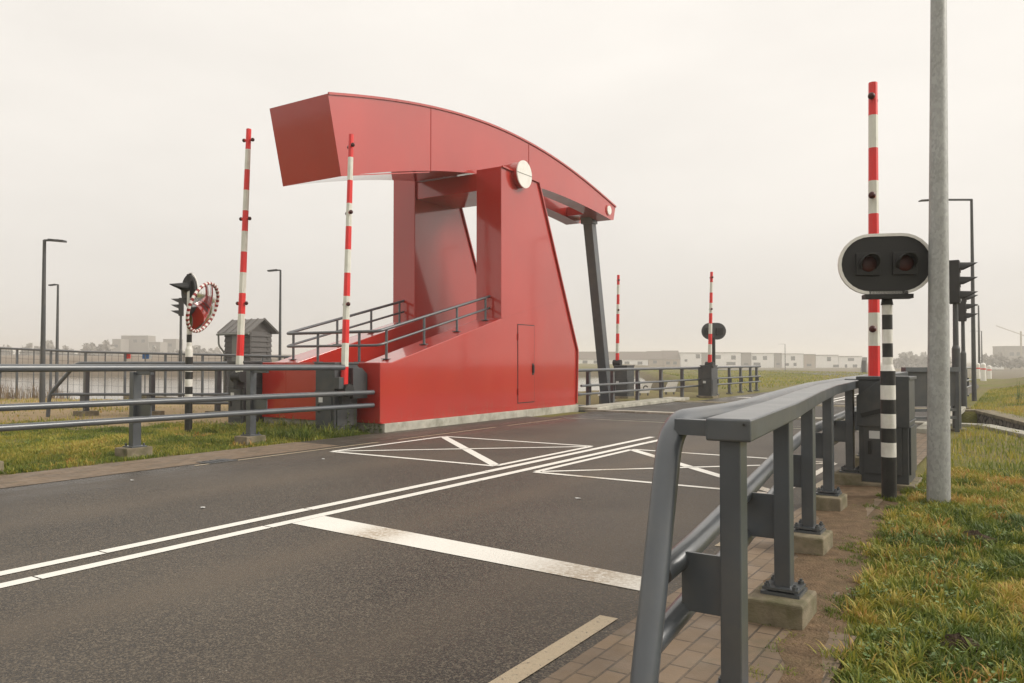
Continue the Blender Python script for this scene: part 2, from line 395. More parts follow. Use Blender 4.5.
def np_mesh(name, verts, faces, m, smooth=True):
    me = bpy.data.meshes.new(name); k = faces.shape[1]
    me.vertices.add(len(verts)); me.vertices.foreach_set('co', verts.astype(np.float32).ravel())
    me.loops.add(faces.size); me.loops.foreach_set('vertex_index', faces.astype(np.int32).ravel())
    me.polygons.add(len(faces)); me.polygons.foreach_set('loop_start', (np.arange(len(faces))*k).astype(np.int32))
    me.polygons.foreach_set('loop_total', np.full(len(faces), k, np.int32))
    me.polygons.foreach_set('use_smooth', np.full(len(faces), smooth))
    me.materials.append(M[m] if isinstance(m, str) else m); me.update(calc_edges=True); me.validate()
    o = bpy.data.objects.new(name, me); COL.objects.link(o); return o
struct(np_mesh('ground', verts, faces, 'ground'))
sheet('water', [(-30, 16.5), (-.6, 16.5), (6.5, .5), (14, -30), (24, -30), (12, 24), (-10, 24.2), (-51.6, 121.5), (-406, -108), (-325, -190)], -1.0, 'water')
# ------------------------------------------------------------------ road, deck, markings
RL, RR_ = -8.66, -1.64
def strip_grid(name, x0, x1, y0, y1, z, m, zf=None):
    ys_ = list(np.arange(y0, y1, 4.0))+[y1]
    mb = MB(); v = []
    for y in ys_:
        zz = z-.35*float(ss(40, 200, np.array(float(y))))
        c_ = float(bend(y)); v += [(x0-c_, y, zz), (x1-c_, y, zz)]
    mb.add(v, [(2*i, 2*i+1, 2*i+3, 2*i+2) for i in range(len(ys_)-1)])
    return struct(build(name, mb, m))
strip_grid('road', RL, RR_, -30, 15.42, 0, 'asphalt')
strip_grid('road', RL, RR_, 23.35, 130, 0, 'asphalt')
strip_grid('brick_pavement', RR_, -.86, -30, 4.7, .004, 'brick')
strip_grid('brick_pavement', RR_, -1.08, 4.7, 15.6, .004, 'brick')
strip_grid('brick_pavement', -.86, -.66, -30, 4.0, .004, 'brick')
strip_grid('brick_pavement', -9.62, RL, -30, 8.6, .004, 'brick')
strip_grid('pavement', -9.6, RL, 8.6, 15.4, .002, 'asphalt')
# asphalt lip running along the left of the carriageway towards the tower
def mark(poly, m='paint', z=.004, name='road_marking'):
    return sheet(name, poly, z, m)
def mline(p, q, w, m='paint', z=.004):
    p, q = Vector((p[0], p[1])), Vector((q[0], q[1])); d = (q-p).normalized(); n = Vector((-d.y, d.x))*w/2
    return mark([tuple(p-n), tuple(q-n), tuple(q+n), tuple(p+n)], m, z)
def jitter_line(x, y0, y1, w, m='paint', z=.004):
    """long line laid down in runs, with small steps where the runs meet"""
    y = y0
    while y < y1-.01:
        e = min(y+random.uniform(1.6, 3.4), y1); o = random.uniform(-.006, .006)
        mark([(x+o-w/2, y), (x+o+w/2, y), (x+o+w/2, e-.012), (x+o-w/2, e-.012)], m, z); y = e
jitter_line(-5.22, -12, 12.45, .105); jitter_line(-4.93, -12, 12.7, .105)
mark([(-4.873, 4.31), (-2.7, 4.175), (-1.78, 4.12), (-1.78, 4.38), (-2.9, 4.49), (-4.873, 4.66)])
def crossbox(x0, x1, y0, y1, w=.085):
    mline((x0, y0), (x1, y0), w); mline((x0, y1), (x1, y1), w)
    mline((x0, y0+w/2), (x0, y1-w/2), w); mline((x1, y0+w/2), (x1, y1-w/2), w)
    a, b = (x0+w*.6, y0+w), (x1-w*.6, y1-w); c, d = (x0+w*.6, y1-w), (x1-w*.6, y0+w)
    mline(a, b, w*.95)
    mid = Vector(((c[0]+d[0])/2, (c[1]+d[1])/2)); dv = (Vector(d)-Vector(c)).normalized()*(w*.72)
    mline(c, tuple(mid-dv), w*1.5); mline(tuple(mid+dv), d, w*1.5)
crossbox(-8.22, -5.42, 7.98, 10.6); crossbox(-4.74, -1.98, 7.8, 10.55)
for a, b in ((6.0, 9.3), (9.75, 12.6), (13.0, 15.2)): mline((-8.52, a), (-8.52, b), .05, 'paint_old')
for y in (-8.6, -5.6, -2.4, -.4, 2.27, 5.4, 8.4, 11.4): mline((-1.76, y), (-1.76, y+1.35), .1, 'paint_old')
# expansion joints of the bridge deck: pale steel strips
for y, w in ((15.42, .09), (15.9, .03), (23.2, .1), (25.2, .12), (27.4, .2)):
    if y > 24: mline((-4.9, y), (-1.7, y), w)
    else: mline((-8.6, y), (-1.7, y), w, 'concrete_light', .006)
jitter_line(-5.22, 25, 42, .1); jitter_line(-4.93, 25, 42, .1)
mark([(-8.3, 27.1), (-5.3, 27.1), (-5.3, 27.4), (-8.3, 27.4)])
# ------------------------------------------------------------------ bridge
NX0, NX1 = -9.6, -10.28      # near leg faces
FX0, FX1 = -12.08, -12.76    # far leg faces
bridge = thing('drawbridge', 'bright red steel drawbridge with curved counterweight arm and sloping tower beside the road', 'bridge', (-11.2, 14.2, 0))
BO = (-11.2, 14.2, 0)
def bp(name, mb, mats, parent=None, bevel=0.0):
    return build(name, mb, mats, parent or bridge, BO if parent is None else BO, bevel)
legprof = [(10.5, .16), (10.5, 1.255), (10.8, 1.255), (14.4, 2.215), (14.4, 5.6), (15.98, 5.55), (17.92, 1.56), (17.86, .16)]
for nm, a, b in (('tower_wall', NX0, NX1), ('tower_wall', FX0, FX1)):
    bp(nm, MB().prism([(y, z+(.22 if (z > 5 and a == FX0) else 0)) for y, z in legprof], 'x', a, b), 'red', bevel=.012)
# shallow trough between the walls, front wall with its flat top, back wall
t = MB()
t.box((NX1+.003-.006, 10.503, .16), (FX0+.003, 11.25, 1.253))
t.box((NX1-.003, 11.25, .16), (FX0+.003, 17.8, .5))
t.prism([(14.6, .5), (17.6, .5), (17.6, 1.7), (17.3, 2.3), (14.6, 1.2)], 'x', NX1-.003, FX0+.003)
bp('base_housing', t, 'red')
bp('crossbeam', MB().box((NX1-.004, 14.46, 5.14), (FX0+.004, 15.9, 5.54)), 'red', bevel=.01)
# welded seams standing a little proud of the plates
sm = MB()
for x, sgn in ((NX0, 1), (FX0, 1)):
    sm.beam((x+.003, 14.42, 2.22), (x+.003, 17.3, 2.84), .012, .016)
sm.beam((NX0+.003, 10.52, .175), (NX0+.003, 17.84, .175), .02, .03)
bp('weld_seam', sm, 'red')
for x, sg in ((NX0, 1), (FX0, 1)):
    lip = [(14.4, 5.6), (15.98, 5.55), (17.92, 1.56), (17.86, .2)] if x == NX0 else [(15.98, 5.77), (17.92, 1.56), (17.86, .2)]
    for (a0, a1), (c0, c1) in zip(lip[:-1], lip[1:]):
        bp('edge_lip', MB().beam((x+.022, a0, a1-.01), (x+.022, c0, c1-.012), .044, .035), 'red')
# door
dr = bp('door', MB().box((NX0+.006, 15.08, .33), (NX0+.012, 15.78, 2.1)), 'red', bevel=.003)
gap = MB()
for a, b in (((15.06, .31), (15.08, 2.12)), ((15.78, .31), (15.80, 2.12)), ((15.08, 2.1), (15.78, 2.12)), ((15.08, .31), (15.78, .33))):
    gap.box((NX0+.001, a[0], a[1]), (NX0+.004, b[0], b[1]))
build('door_frame', gap, 'black', dr, BO)
build('handle', MB().box((NX0+.012, 15.69, 1.0), (NX0+.05, 15.74, 1.18)).box((NX0+.012, 15.68, .95), (NX0+.02, 15.75, 1.22)), 'black', dr, BO)
build('hinge', MB().cyl((NX0+.018, 15.07, 1.75), (NX0+.018, 15.07, 1.9), .014), 'red', dr, BO)
build('hinge', MB().cyl((NX0+.018, 15.07, .5), (NX0+.018, 15.07, .65), .014), 'red', dr, BO)
# curved arm
topc = [(9.99, 6.1), (10.83, 6.31), (11.64, 6.47), (12.48, 6.6), (13.29, 6.7), (14.75, 6.84), (15.68, 6.87), (17.18, 6.82), (18.89, 6.63), (20.34, 6.38), (22.0, 6.03)]
botc = [(10.34, 4.67), (11.05, 4.88), (11.74, 5.04), (13.02, 5.31), (14.48, 5.57), (16.2, 5.73), (17.51, 5.78), (18.89, 5.77), (19.84, 5.73), (21.64, 5.58)]
def interp(c, y):
    ys_, zs_ = [p[0] for p in c], [p[1] for p in c]
    # Catmull-like smoothing through a cubic fit
    k = np.polyfit(ys_, zs_, 4); return float(np.polyval(k, y))
def arch_profile(y0, y1, n):
    tp = [(10.0 if y0 < 10.4 else y0, 0)]
    ya = np.linspace(10.0 if y0 < 10.4 else y0, 22.0 if y1 > 21 else y1, n)
    yb = np.linspace(10.34 if y0 < 10.4 else y0, 21.7 if y1 > 21 else y1, n)
    top = [(float(y), interp(topc, y)) for y in ya]; bot = [(float(y), interp(botc, y)) for y in yb]
    return top, bot
def arch_solid(mb, xa, xb, y0, y1, n):
    top, bot = arch_profile(y0, y1, n)
    tail = [(21.86, 5.6)] if y1 > 21 else []
    prof_top = top; prof_bot = bot+tail
    v = []
    N_ = len(top)
    if tail: prof_top = top+[top[-1]]
    N_ = len(prof_bot)
    for x in (xa, xb):
        v += [(x, y, z) for y, z in prof_top]+[(x, y, z) for y, z in prof_bot]
    f = []
    for i in range(N_-1):
        if prof_top[i] == prof_top[i+1]:
            f.append((i, N_+i+1, N_+i)); f.append((2*N_+i, 3*N_+i, 3*N_+i+1))
        else:
            f.append((i, i+1, N_+i+1, N_+i)); f.append((2*N_+i, 3*N_+i, 3*N_+i+1, 2*N_+i+1))
            f.append((i, 2*N_+i, 2*N_+i+1, i+1))
        f.append((N_+i, N_+i+1, 3*N_+i+1, 3*N_+i))
    f.append((0, N_, 3*N_, 2*N_)); f.append((N_-1, 3*N_-1, 4*N_-1, 2*N_-1))
    mb.add(v, f)
AX0, AX1 = -10.43, -12.0
bm_ = MB(); arch_solid(bm_, AX0, AX1, 10.0, 16.9, 26); bp('counterweight_arm', bm_, 'red')
for xa, xb in ((AX0, AX0-.46), (AX1+.46, AX1)):
    k = MB(); arch_solid(k, xa, xb, 16.898, 22, 20); bp('arm_fork', k, 'red')
k = MB().box((AX0-.461, 20.9, 5.68), (AX1+.461, 21.75, 5.95)); bp('tip_crossbeam', k, 'red')
# rolled edge flange on top of the arm and panel joints
fl = MB()
ya = np.linspace(10.0, 22.0, 34)
for i in range(33):
    p, q = (ya[i], interp(topc, ya[i])+.02), (ya[i+1], interp(topc, ya[i+1])+.02)
    fl.beam((AX0+.015, p[0], p[1]-.02), (AX0+.015, q[0]+.004, q[1]-.02), .03, .045)
bp('edge_flange', fl, 'red')
fs_ = MB()
for y in (12.95, 16.9):
    bp('panel_joint', MB().beam((AX0+.003, y, interp(botc, y)+.01), (AX0+.003, y+.001, interp(topc, y)-.03), .014, .006), 'red')
fs_.beam((AX0+.003, 10.36, 4.69), (AX0+.003, 12.9, 5.27), .01, .02)
bp('panel_joint', fs_, 'red')
# pivot: bearing housing between tower wall and arm, pale cap with slot
pv = MB().cyl((NX0-.3, 15.13, 5.54), (NX0+.13, 15.13, 5.54), .30, n=40)
pivot = bp('pivot_bearing', pv, 'red')
build('pivot_cap', MB().cyl((NX0+.13, 15.13, 5.54), (NX0+.155, 15.13, 5.54), .315, n=48), 'white', pivot, BO, .006)
build('cap_slot', MB().box((NX0+.155, 14.82, 5.535), (NX0+.16, 15.44, 5.548)), 'shedtrim', pivot, BO)
tp_ = bp('tip_pin', MB().cyl((AX0-.05, 21.48, 5.84), (AX0+.02, 21.48, 5.84), .165, n=32), 'red')
build('pin_cap', MB().cyl((AX0+.02, 21.5, 5.84), (AX0+.04, 21.5, 5.84), .135, n=32), 'white', tp_, BO)
# hanger down to the deck
hg = MB(); hx, hw = -11.13, .15
for (y, z) in ((21.45, 5.72),): pass
hg.prism([(21.42, 5.7), (21.72, 5.7), (23.0, -.25), (22.7, -.25)], 'x', hx-hw, hx+hw)
bp('hanger_beam', hg, 'steel', bevel=.015)
bp('hanger_shoe', MB().prism([(21.38, 5.7), (21.76, 5.7), (21.76, 5.5), (21.42, 5.5)], 'x', hx-.2, hx+.2), 'steel')
bp('hanger_shoe', MB().box((hx-.25, 22.5, -.42), (hx+.25, 23.2, -.22)), 'steel')
# handrails on the base
def pipe_rail(name, path, posts, base_of, r=.03, drop=.26):
    o = bp(name, MB().tube(smooth_path(path, .12), r, 12), 'steel')
    low = [(p[0], p[1], p[2]-drop) for p in path]
    bp('mid_rail', MB().tube(smooth_path(low, .12), r*.85, 10), 'steel')
    for x, y, zt in posts:
        zb = base_of(y)
        bp('rail_post', MB().cyl((x, y, zb), (x, y, zt), .026, n=10).box((x-.08, y-.06, zb+.001), (x+.08, y+.06, zb+.014)), 'steel')
    return o
slope = lambda y: 1.255 if y < 10.8 else 1.255+(y-10.8)*(2.215-1.255)/3.6
xr, xl = -9.92, -12.42
path = [(xl, 14.44, 2.73), (xl, 10.8, 1.83), (xr, 10.8, 1.83), (xr, 14.44, 2.73)]
zt = lambda y: 1.83+(y-10.8)*(.9/3.6)
pipe_rail('handrail', path, [(xl, y, zt(y)) for y in (11.0, 12.22, 13.28, 14.25)]+[(x, 10.8, 1.82) for x in (-11.5, -10.4)]+[(xr, y, zt(y)) for y in (11.02, 12.12, 13.2, 14.25)], slope)
# concrete plinth
bp('plinth', MB().box((-9.56, 10.58, -1.4), (-12.8, 17.93, .158)), 'concrete_light', bevel=.01)
# deck
dk = bp('deck', MB().box((-1.62, 17.96, -.32), (-9.72, 23.33, -.006)), 'steel')
struct(sheet('bridge_road', [(-9.0, 15.46), (-1.6, 15.46), (-1.6, 23.16), (-9.0, 23.16)], .0, 'deck'))
# concrete kerb on the left of the bridge, edge girder and sluice blocks below it
for a, b, z0 in (((-9.7, 17.97), (-9.05, 23.3), -.5),):
    tag(build('concrete_kerb', MB().box((-9.72, 17.97, -.004), (-9.04, 24.6, .09)), 'concrete_light', bevel=.015), 'weathered pale concrete kerb along the left edge of the bridge deck', 'kerb')
tag(build('concrete_kerb', MB().box((-1.58, 15.62, -.02), (-1.2, 23.6, .09)), 'concrete_light', bevel=.015), 'pale concrete kerb along the right edge of the bridge deck', 'kerb')
dg = bp('edge_girder', MB().box((-9.76, 18.1, -.5), (-12.0, 18.3, -.1)).box((-9.76, 22.3, -.55), (-12.2, 22.55, -.15)).box((-11.7, 18.3, -.5), (-11.95, 22.3, -.2)), 'steel')
# canal walls (near and far abutments)
def wall(name, pts, th, z0, z1, m, label, cope=None):
    o = thing(name, label, 'wall', (pts[0][0], pts[0][1], 0)); off = (pts[0][0], pts[0][1], 0)
    w = MB(); c = MB()
    for p, q in zip(pts[:-1], pts[1:]):
        w.beam((p[0], p[1], (z0+z1)/2), (q[0], q[1], (z0+z1)/2), th, z1-z0)
        if cope:
            d = (Vector(q)-Vector(p)).normalized()*.02
            c.beam((p[0]-d.x, p[1]-d.y, z1+cope[1]/2+.002), (q[0]+d.x, q[1]+d.y, z1+cope[1]/2+.002), cope[0], cope[1])
    build('masonry', w, m, o, off)
    if cope: build('coping', c, cope[2], o, off, .01)
    return o
wall('canal_wall', [(-9.3, 17.98), (-.62, 17.98), (.03, 16.35), (1.6, 12.5), (6, 1.8)], .34, -2.3, -.03, 'concrete', 'low concrete canal edge with pale coping behind the near signal pole', (.3, .07, 'concrete_light'))
wall('stone_wall', [(-9.2, 23.5), (-.8, 23.5), (.05, 20.2), (2.2, 11.6), (4.4, 3.0)], .4, -2.3, -.06, 'stone', 'dark rubble stone retaining wall with flat coping across the canal at right', (.46, .08, 'concrete'))
wall('quay_wall', [(-9.2, 23.45), (-11.2, 23.45), (-12.6, 26.5)], .3, -2.3, -.05, 'concrete', 'short grey concrete quay wall beyond the hanger of the bridge')
wall('quay_wall', [(-12.9, 17.99), (-30, 18.0)], .2, -2.3, -.1, 'concrete', 'grey concrete canal edge running left behind the red tower')
# ------------------------------------------------------------------ right-hand guard rail (foreground)
RPX = [(-.915, 2.95), (-1.035, 4.13), (-1.24, 5.69), (-1.43, 7.34), (-1.52, 8.92), (-1.60, 10.5), (-1.66, 12.1), (-1.70, 13.7), (-1.72, 15.2)]
rail = thing('guard_rail', 'long dark grey guard rail in the foreground with broad top beam', 'guard rail', (-1.2, 6.0, 0))
RO = (-1.2, 6.0, 0)
def beam_path(mb, pts, w, h):
    """rectangular section swept with mitred joints"""
    P = [Vector(p) for p in pts]; rings = []
    for i, p in enumerate(P):
        d = (P[min(i+1, len(P)-1)]-P[max(i-1, 0)]); d.z = 0; d.normalize(); s_ = Vector((d.y, -d.x, 0))
        rings += [p+s_*w/2+Vector((0, 0, h/2)), p-s_*w/2+Vector((0, 0, h/2)), p-s_*w/2-Vector((0, 0, h/2)), p+s_*w/2-Vector((0, 0, h/2))]
    n = len(P); f = [(0, 1, 2, 3), tuple(4*(n-1)+k for k in (3, 2, 1, 0))]
    for i in range(n-1):
        for k in range(4): f.append((4*i+k, 4*i+(k+1) % 4, 4*i+4+(k+1) % 4, 4*i+4+k))
    return mb.add(rings, f)
zb = 1.042
def along(y, dx=0):
    for (x0, y0), (x1, y1) in zip(RPX[:-1], RPX[1:]):
        if y <= y1 or (x1, y1) == RPX[-1]: t_ = (y-y0)/(y1-y0); return x0+(x1-x0)*t_+dx
seg1 = [(x, y, zb) for x, y in RPX[:4]]+[(along(9.15), 9.15, zb)]
seg1[0] = (along(2.86), 2.86, zb)
build('top_beam', beam_path(MB(), seg1, .165, .085), 'steel', rail, RO, .008)
seg2 = [(x, y, zb+.012) for x, y in [(along(9.19), 9.19)]+RPX[5:]]
build('top_beam', beam_path(MB(), seg2, .165, .085), 'steel', rail, RO, .008)
tx = -.19
tu = -.155
up_path = [(along(2.6, -.25), 2.56, .02), (along(2.95, -.245), 2.95, 1.05), (along(3.6, tu-.01), 3.6, 1.05)]+[(along(y, tu), y, 1.05) for y in (4.13, 5.69, 7.34, 8.9)]+[(along(10.4, tu), 10.4, 1.05), (along(15.2, tu), 15.2, 1.05)]
build('upper_tube', MB().tube(smooth_path(up_path, .15, 8), .05, 22), 'steel', rail, RO)
zmid = lambda y: float(np.interp(y, [2.75, 2.95, 4.13, 5.69, 7.34, 15.2], [.50, .545, .60, .63, .645, .655]))
for nm, dz, dx_, y0_ in (('lower_tube', 0, 0, 2.83), ('lower_tube', -.225, 0, 2.73)):
    pts_ = [(along(2.95, tx-.05+dx_*.3), y0_, (.49 if dz > -.1 else .25)), (along(3.05, tx+dx_), 3.05, zmid(3.05)+dz+(.02 if dz < -.1 else 0))]+[(along(y, tx+dx_), y, zmid(y)+dz) for y in (4.13, 5.69, 7.34, 8.9, 10.5, 12.1, 15.2)]
    build(nm, MB().tube(smooth_path(pts_, .25, 6), .045, 18), 'steel', rail, RO)
def base_block(mb_, x, y): mb_.box((x-.145, y-.2, -.03), (x+.135, y+.12, .12))
for i, (x, y) in enumerate(RPX):
    if i == 1: x += .012
    post = build('post', MB().box((x-.039, y-.045, .12 if i else .0), (x+.041, y+.045, 1.0)), 'steel', rail, RO, .006)
    bpz = .12
    if i == 0: bpz = .02
    pl = MB().box((x-.095, y-.09, bpz), (x+.095, y+.09, bpz+.016))
    pl.box((x-.088, y-.083, bpz+.024), (x+.088, y+.083, bpz+.036))
    for sx in (-1, 1):
        for sy in (-1, 1):
            pl.cyl((x+sx*.068, y+sy*.065, bpz), (x+sx*.068, y+sy*.065, bpz+.062), .008, n=8)
            pl.cyl((x+sx*.068, y+sy*.065, bpz+.036), (x+sx*.068, y+sy*.065, bpz+.052), .016, n=6, smooth=False)
    build('base_plate', pl, 'steel', post, RO)
    if i:
        b_ = MB(); base_block(b_, x, y); build('footing', b_, 'concrete', rail, RO, .012)
    xt = along(y, tx)
    zm_ = zmid(y); build('bracket', MB().box((xt-.012, y-.007, zm_-.215), (x-.04, y+.007, zm_+.01)), 'steel', rail, RO)
    build('top_bracket', MB().box((along(y, -.22 if i == 0 else tu), y-.03, 1.01), (x-.08, y+.03, 1.07)), 'steel', rail, RO)
# screw dots on the beam end and small slots between the tube and the beam
sd = MB().cyl((along(2.86)+.06, 2.856, zb+.022), (along(2.86)+.06, 2.862, zb+.022), .005, n=10)
build('screw_hole', sd, 'black', rail, RO)
# ------------------------------------------------------------------ left guard rail
lr = thing('guard_rail', 'dark grey guard rail with three round tubes standing on the left grass verge', 'guard rail', (-10.0, 5, 0)); LO = (-10.0, 5, 0)
lx = -9.72
for nm, z, yend, r in (('top_tube', 1.185, 9.72, .047), ('lower_tube', .735, 10.45, .042), ('lower_tube', .505, 10.45, .042)):
    build(nm, MB().tube([(lx+.05, -9, z+.03), (lx, 4, z+.025), (lx, yend, z-.012)], r, 18), 'steel', lr, LO)
for y in (-7.1, -5.2, -3.3, -1.4, .5, 2.42, 4.33, 6.2, 8.12):
    x = lx-.42 if False else -10.12
    p_ = build('post', MB().box((x-.05, y-.06, .12), (x+.05, y+.06, 1.14)).box((x+.05, y-.025, 1.1), (lx-.02, y+.025, 1.2)), 'steel', lr, LO, .006)
    build('base_plate', MB().box((x-.11, y-.11, .12), (x+.11, y+.11, .137)).cyl((x+.08, y-.08, .12), (x+.08, y-.08, .17), .014, n=6).cyl((x-.08, y-.08, .12), (x-.08, y-.08, .17), .014, n=6).cyl((x+.08, y+.08, .12), (x+.08, y+.08, .17), .014, n=6), 'steel', p_, LO)
    build('bracket', MB().box((x+.05, y-.008, .5), (lx-.03, y+.008, .75)), 'steel', lr, LO)
    build('footing', MB().box((x-.15, y-.2, -.05), (x+.15, y+.17, .12)), 'concrete', lr, LO, .012)
# ------------------------------------------------------------------ cycle-path railing behind (middle left)
A = far(86, 415, 18.5); B = far(250, 415, 18.5); A.z = B.z = 0; dAB = (B-A).normalized(); nAB = Vector((-dAB.y, dAB.x, 0))
mr = thing('guard_rail', 'dark grey guard rail with slanted end tube on the sandy bank before the lake', 'guard rail', tuple(A))
L_ = (B-A).length
off2 = -nAB*.25
build('top_beam', MB().beam(A+dAB*-.12+Vector((0, 0, 1.21)), B+Vector((0, 0, 1.21)), .15, .075), 'steel', mr, A, .006)
pth = [A+off2-dAB*.75+Vector((0, 0, -.03)), A+off2-dAB*.72+Vector((0, 0, .5)), A+off2-dAB*.1+Vector((0, 0, 1.22)), B+off2+Vector((0, 0, 1.22))]
build('upper_tube', MB().tube(smooth_path(pth, .15), .045, 14), 'steel', mr, A)
for z in (.5, .3): build('lower_tube', MB().tube([A+off2-dAB*.7+Vector((0, 0, z)), B+off2+Vector((0, 0, z))], .035, 12), 'steel', mr, A)
for k in range(4):
    c = A+dAB*(1.55*k)
    build('post', MB().beam(c+Vector((0, 0, .1)), c+Vector((0, 0, 1.17)), .1, .1), 'steel', mr, A)
    build('footing', MB().box((c.x-.2, c.y-.2, -.1), (c.x+.2, c.y+.2, .1)), 'concrete', mr, A)
    build('bracket', MB().beam(c+Vector((0, 0, .4)), c+off2+Vector((0, 0, .4)), .02, .22), 'steel', mr, A)
# ------------------------------------------------------------------ far mesh fence
FP = [far(-75, 386, 34), far(0, 391, 33), far(85, 397, 32), far(165, 399, 31.5), far(240, 400, 31), far(330, 401, 31)]
FT = [1.98, 1.80, 1.63, 1.55, 1.48, 1.38]
fence = thing('mesh_fence', 'long thin dark railing with wire mesh along the water at left', 'fence', (FP[1].x, FP[1].y, 0)); FO = (FP[1].x, FP[1].y, 0)
build('top_rail', MB().tube([(p.x, p.y, z) for p, z in zip(FP, FT)], .045, 10), 'steel', fence, FO)
wires = MB(); kk = 0
for (p, z1), (q, z2) in zip(zip(FP[:-1], FT[:-1]), zip(FP[1:], FT[1:])):
    n_ = max(2, round((q-p).xy.length/.82))
    for i in range(n_):
        t_ = i/n_; c = p.lerp(q, t_); zt_ = z1+(z2-z1)*t_; c2 = p.lerp(q, (i+1)/n_); zt2 = z1+(z2-z1)*(i+1)/n_
        w = .075 if kk % 2 == 0 else .035
        build('post', MB().box((c.x-w/2, c.y-w/2, c.z-.3), (c.x+w/2, c.y+w/2, zt_)), 'steel', fence, FO); kk += 1
        for h_ in (.12, .35, .62, .9, 1.18, 1.45):
            wires.cyl((c.x, c.y, zt_-h_*1.15), (c2.x, c2.y, zt2-h_*1.15), .006, n=4, caps=False)
        for j in range(1, 3):
            d = c.lerp(c2, j/3); zz = zt_+(zt2-zt_)*j/3; wires.cyl((d.x, d.y, d.z+.02), (d.x, d.y, zz), .006, n=4, caps=False)
build('wire_mesh', wires, 'steel', fence, FO)
def plate(px0, px1, py0, py1, Z, m, label, nm):
    a = far(px0, py0, Z); b = far(px1, py1, Z)
    d = Vector((b.x-a.x, b.y-a.y, 0))/2; c = (a+b)/2; n_ = Vector((-d.y, d.x, 0)).normalized()
    o = MB().obox(c, d, n_*.015, Vector((0, 0, (a.z-b.z)/2)))
    q = c+n_*.03
    o.obox(q+Vector((0, 0, .02)), d*.15, n_*.014, Vector((0, 0, (a.z-b.z)/2+.03)))
    return tag(build(nm, o, m), label, 'sign')
plate(123.8, 130.5, 353.2, 358.6, 31.85, 'plate_red', 'small bright red plate hung on the thin railing by the water', 'sign_plate')
plate(142.5, 149, 353.6, 358.8, 31.8, 'plate_blue', 'small blue plate hung on the thin railing by the water', 'sign_plate')
plate(149.6, 151.2, 353.6, 358.8, 31.8, 'sticker', 'narrow white strip beside the small blue plate on the thin railing', 'sign_plate')
# ------------------------------------------------------------------ barriers
def stripes(mb, p, q, r0, r1, n=10, first=1, octa=8):
    """tapering octagonal arm in alternate red (0) and white (1) sections"""
    p, q = Vector(p), Vector(q)
    for i in range(n):
        a, b = i/n, (i+1)/n
        mb.cyl(p.lerp(q, a), p.lerp(q, b), r0+(r1-r0)*a, r0+(r1-r0)*b, n=octa, mi=(i+first) % 2, smooth=False)
def barrier(loc, label, w, d, h, arm_base, arm_vec, lamps, nsec, first, r0=.075, r1=.045, lampdir=(0, -1, 0), mech='x', sticker=(-1, 0), group='red and white lifting barriers'):
    """loc = front right corner on the ground; the cabinet extends -x by w and +y by d"""
    t_ = thing('lifting_barrier', label, 'barrier', loc, 0, group)
    c = MB().box((-w, 0, .05), (0, d, h*.58)).box((-w-.012, -.012, h*.58), (.012, d+.012, h*.60)).box((-w, 0, h*.60), (0, d, h*.97))
    c.box((-w-.02, -.02, h*.97), (.02, d+.02, h))
    build('cabinet', c, 'cab', t_, None, .006)
    dd = build('cabinet_door', MB().box((-w+.05, -.018, .14), (-.06, -.004, h*.55)), 'cab', t_, None, .004)
    build('handle', MB().box((-w+.09, -.04, h*.3), (-w+.12, -.018, h*.42)), 'black', dd)
    build('data_plate', MB().box((-w+.1, -.021, h*.44), (-w+.2, -.018, h*.51)), 'sticker', dd)
    dd2 = build('cabinet_door', MB().box((.004, .05, .14), (.018, d-.05, h*.55)), 'cab', t_, None, .004)
    build('footing', MB().box((-w-.06, -.06, -.1), (.06, d+.06, .05)), 'concrete', t_, None, .01)
    ab = Vector(arm_base); av = Vector(arm_vec)
    a = MB(); stripes(a, ab, ab+av, r0, r1, nsec, first); arm = build('barrier_arm', a, ['armred', 'armwhite'], t_)
    hub = MB()
    s_ = Vector((1, 0, 0)) if mech == 'x' else Vector((0, 1, 0))
    hub.cyl(ab-s_*.14, ab+s_*.14, .11, n=20).obox(ab-Vector((0, 0, .08)), s_*.05, (s_.cross(Vector((0, 0, 1))))*.09, Vector((0, 0, .16)))
    build('pivot_hub', hub, 'black', t_)
    ld = Vector(lampdir).normalized()
    for f_ in lamps:
        c_ = ab+av*f_
        for sg in (-1, 1):
            l = MB().cyl(c_+ld*sg*.03, c_+ld*sg*.10, .028, n=12, mi=0); l.sphere(c_+ld*sg*.10, .038, 1, 12, 8)
            build('warning_lamp', l, ['armred', 'lensoff'], arm)
    return t_
# side plates that hold the arm on the near left barrier
b1 = barrier((-10.02, 9.8, 0), 'upright barrier arm nearest the red tower, its grey cabinet against the tower front', .47, .56, 1.26,
        (.06, .17, .77), (0, .147, 4.55), (.954, .69, .332), 11, 0, r0=.066, r1=.044, lampdir=(.9, -.45, 0))
build('side_guard', MB().prism([(.27, .62), (.66, .62), (.66, 1.05), (.52, 1.2), (.27, 1.2)], 'x', .02, .05).prism([(.3, .62), (.66, .62), (.66, 1.05), (.52, 1.16), (.3, 1.16)], 'x', .05, .15), 'cab', b1, None, .004)
build('limit_box', MB().box((.02, -.03, .8), (.14, .08, 1.0)), 'cab', b1, None, .004)
b2 = barrier((-12.85, 10.12, 0), 'leftmost upright barrier arm, standing in front of the dark shed', .46, .62, 1.28,
        (-.05, -.065, .97), (.0, .185, 4.95), (.955, .634, .293), 12, 1, r0=.074, r1=.05, lampdir=(1, .3, 0))
b3 = barrier((-.95, 8.78, 0), 'tall red and white barrier arm rising behind the twin red warning light at right', .46, .6, 1.13,
        (-.37, .42, .74), (.02, 0, 3.56), (.952, .652, .25), 10, 1, r0=.062, r1=.046, lampdir=(.0, -1, 0))
hood = MB().prism([(-.475, .62), (.015, .62), (.015, 1.135), (-.2, 1.135), (-.475, .93)], 'y', -.035, -.022)
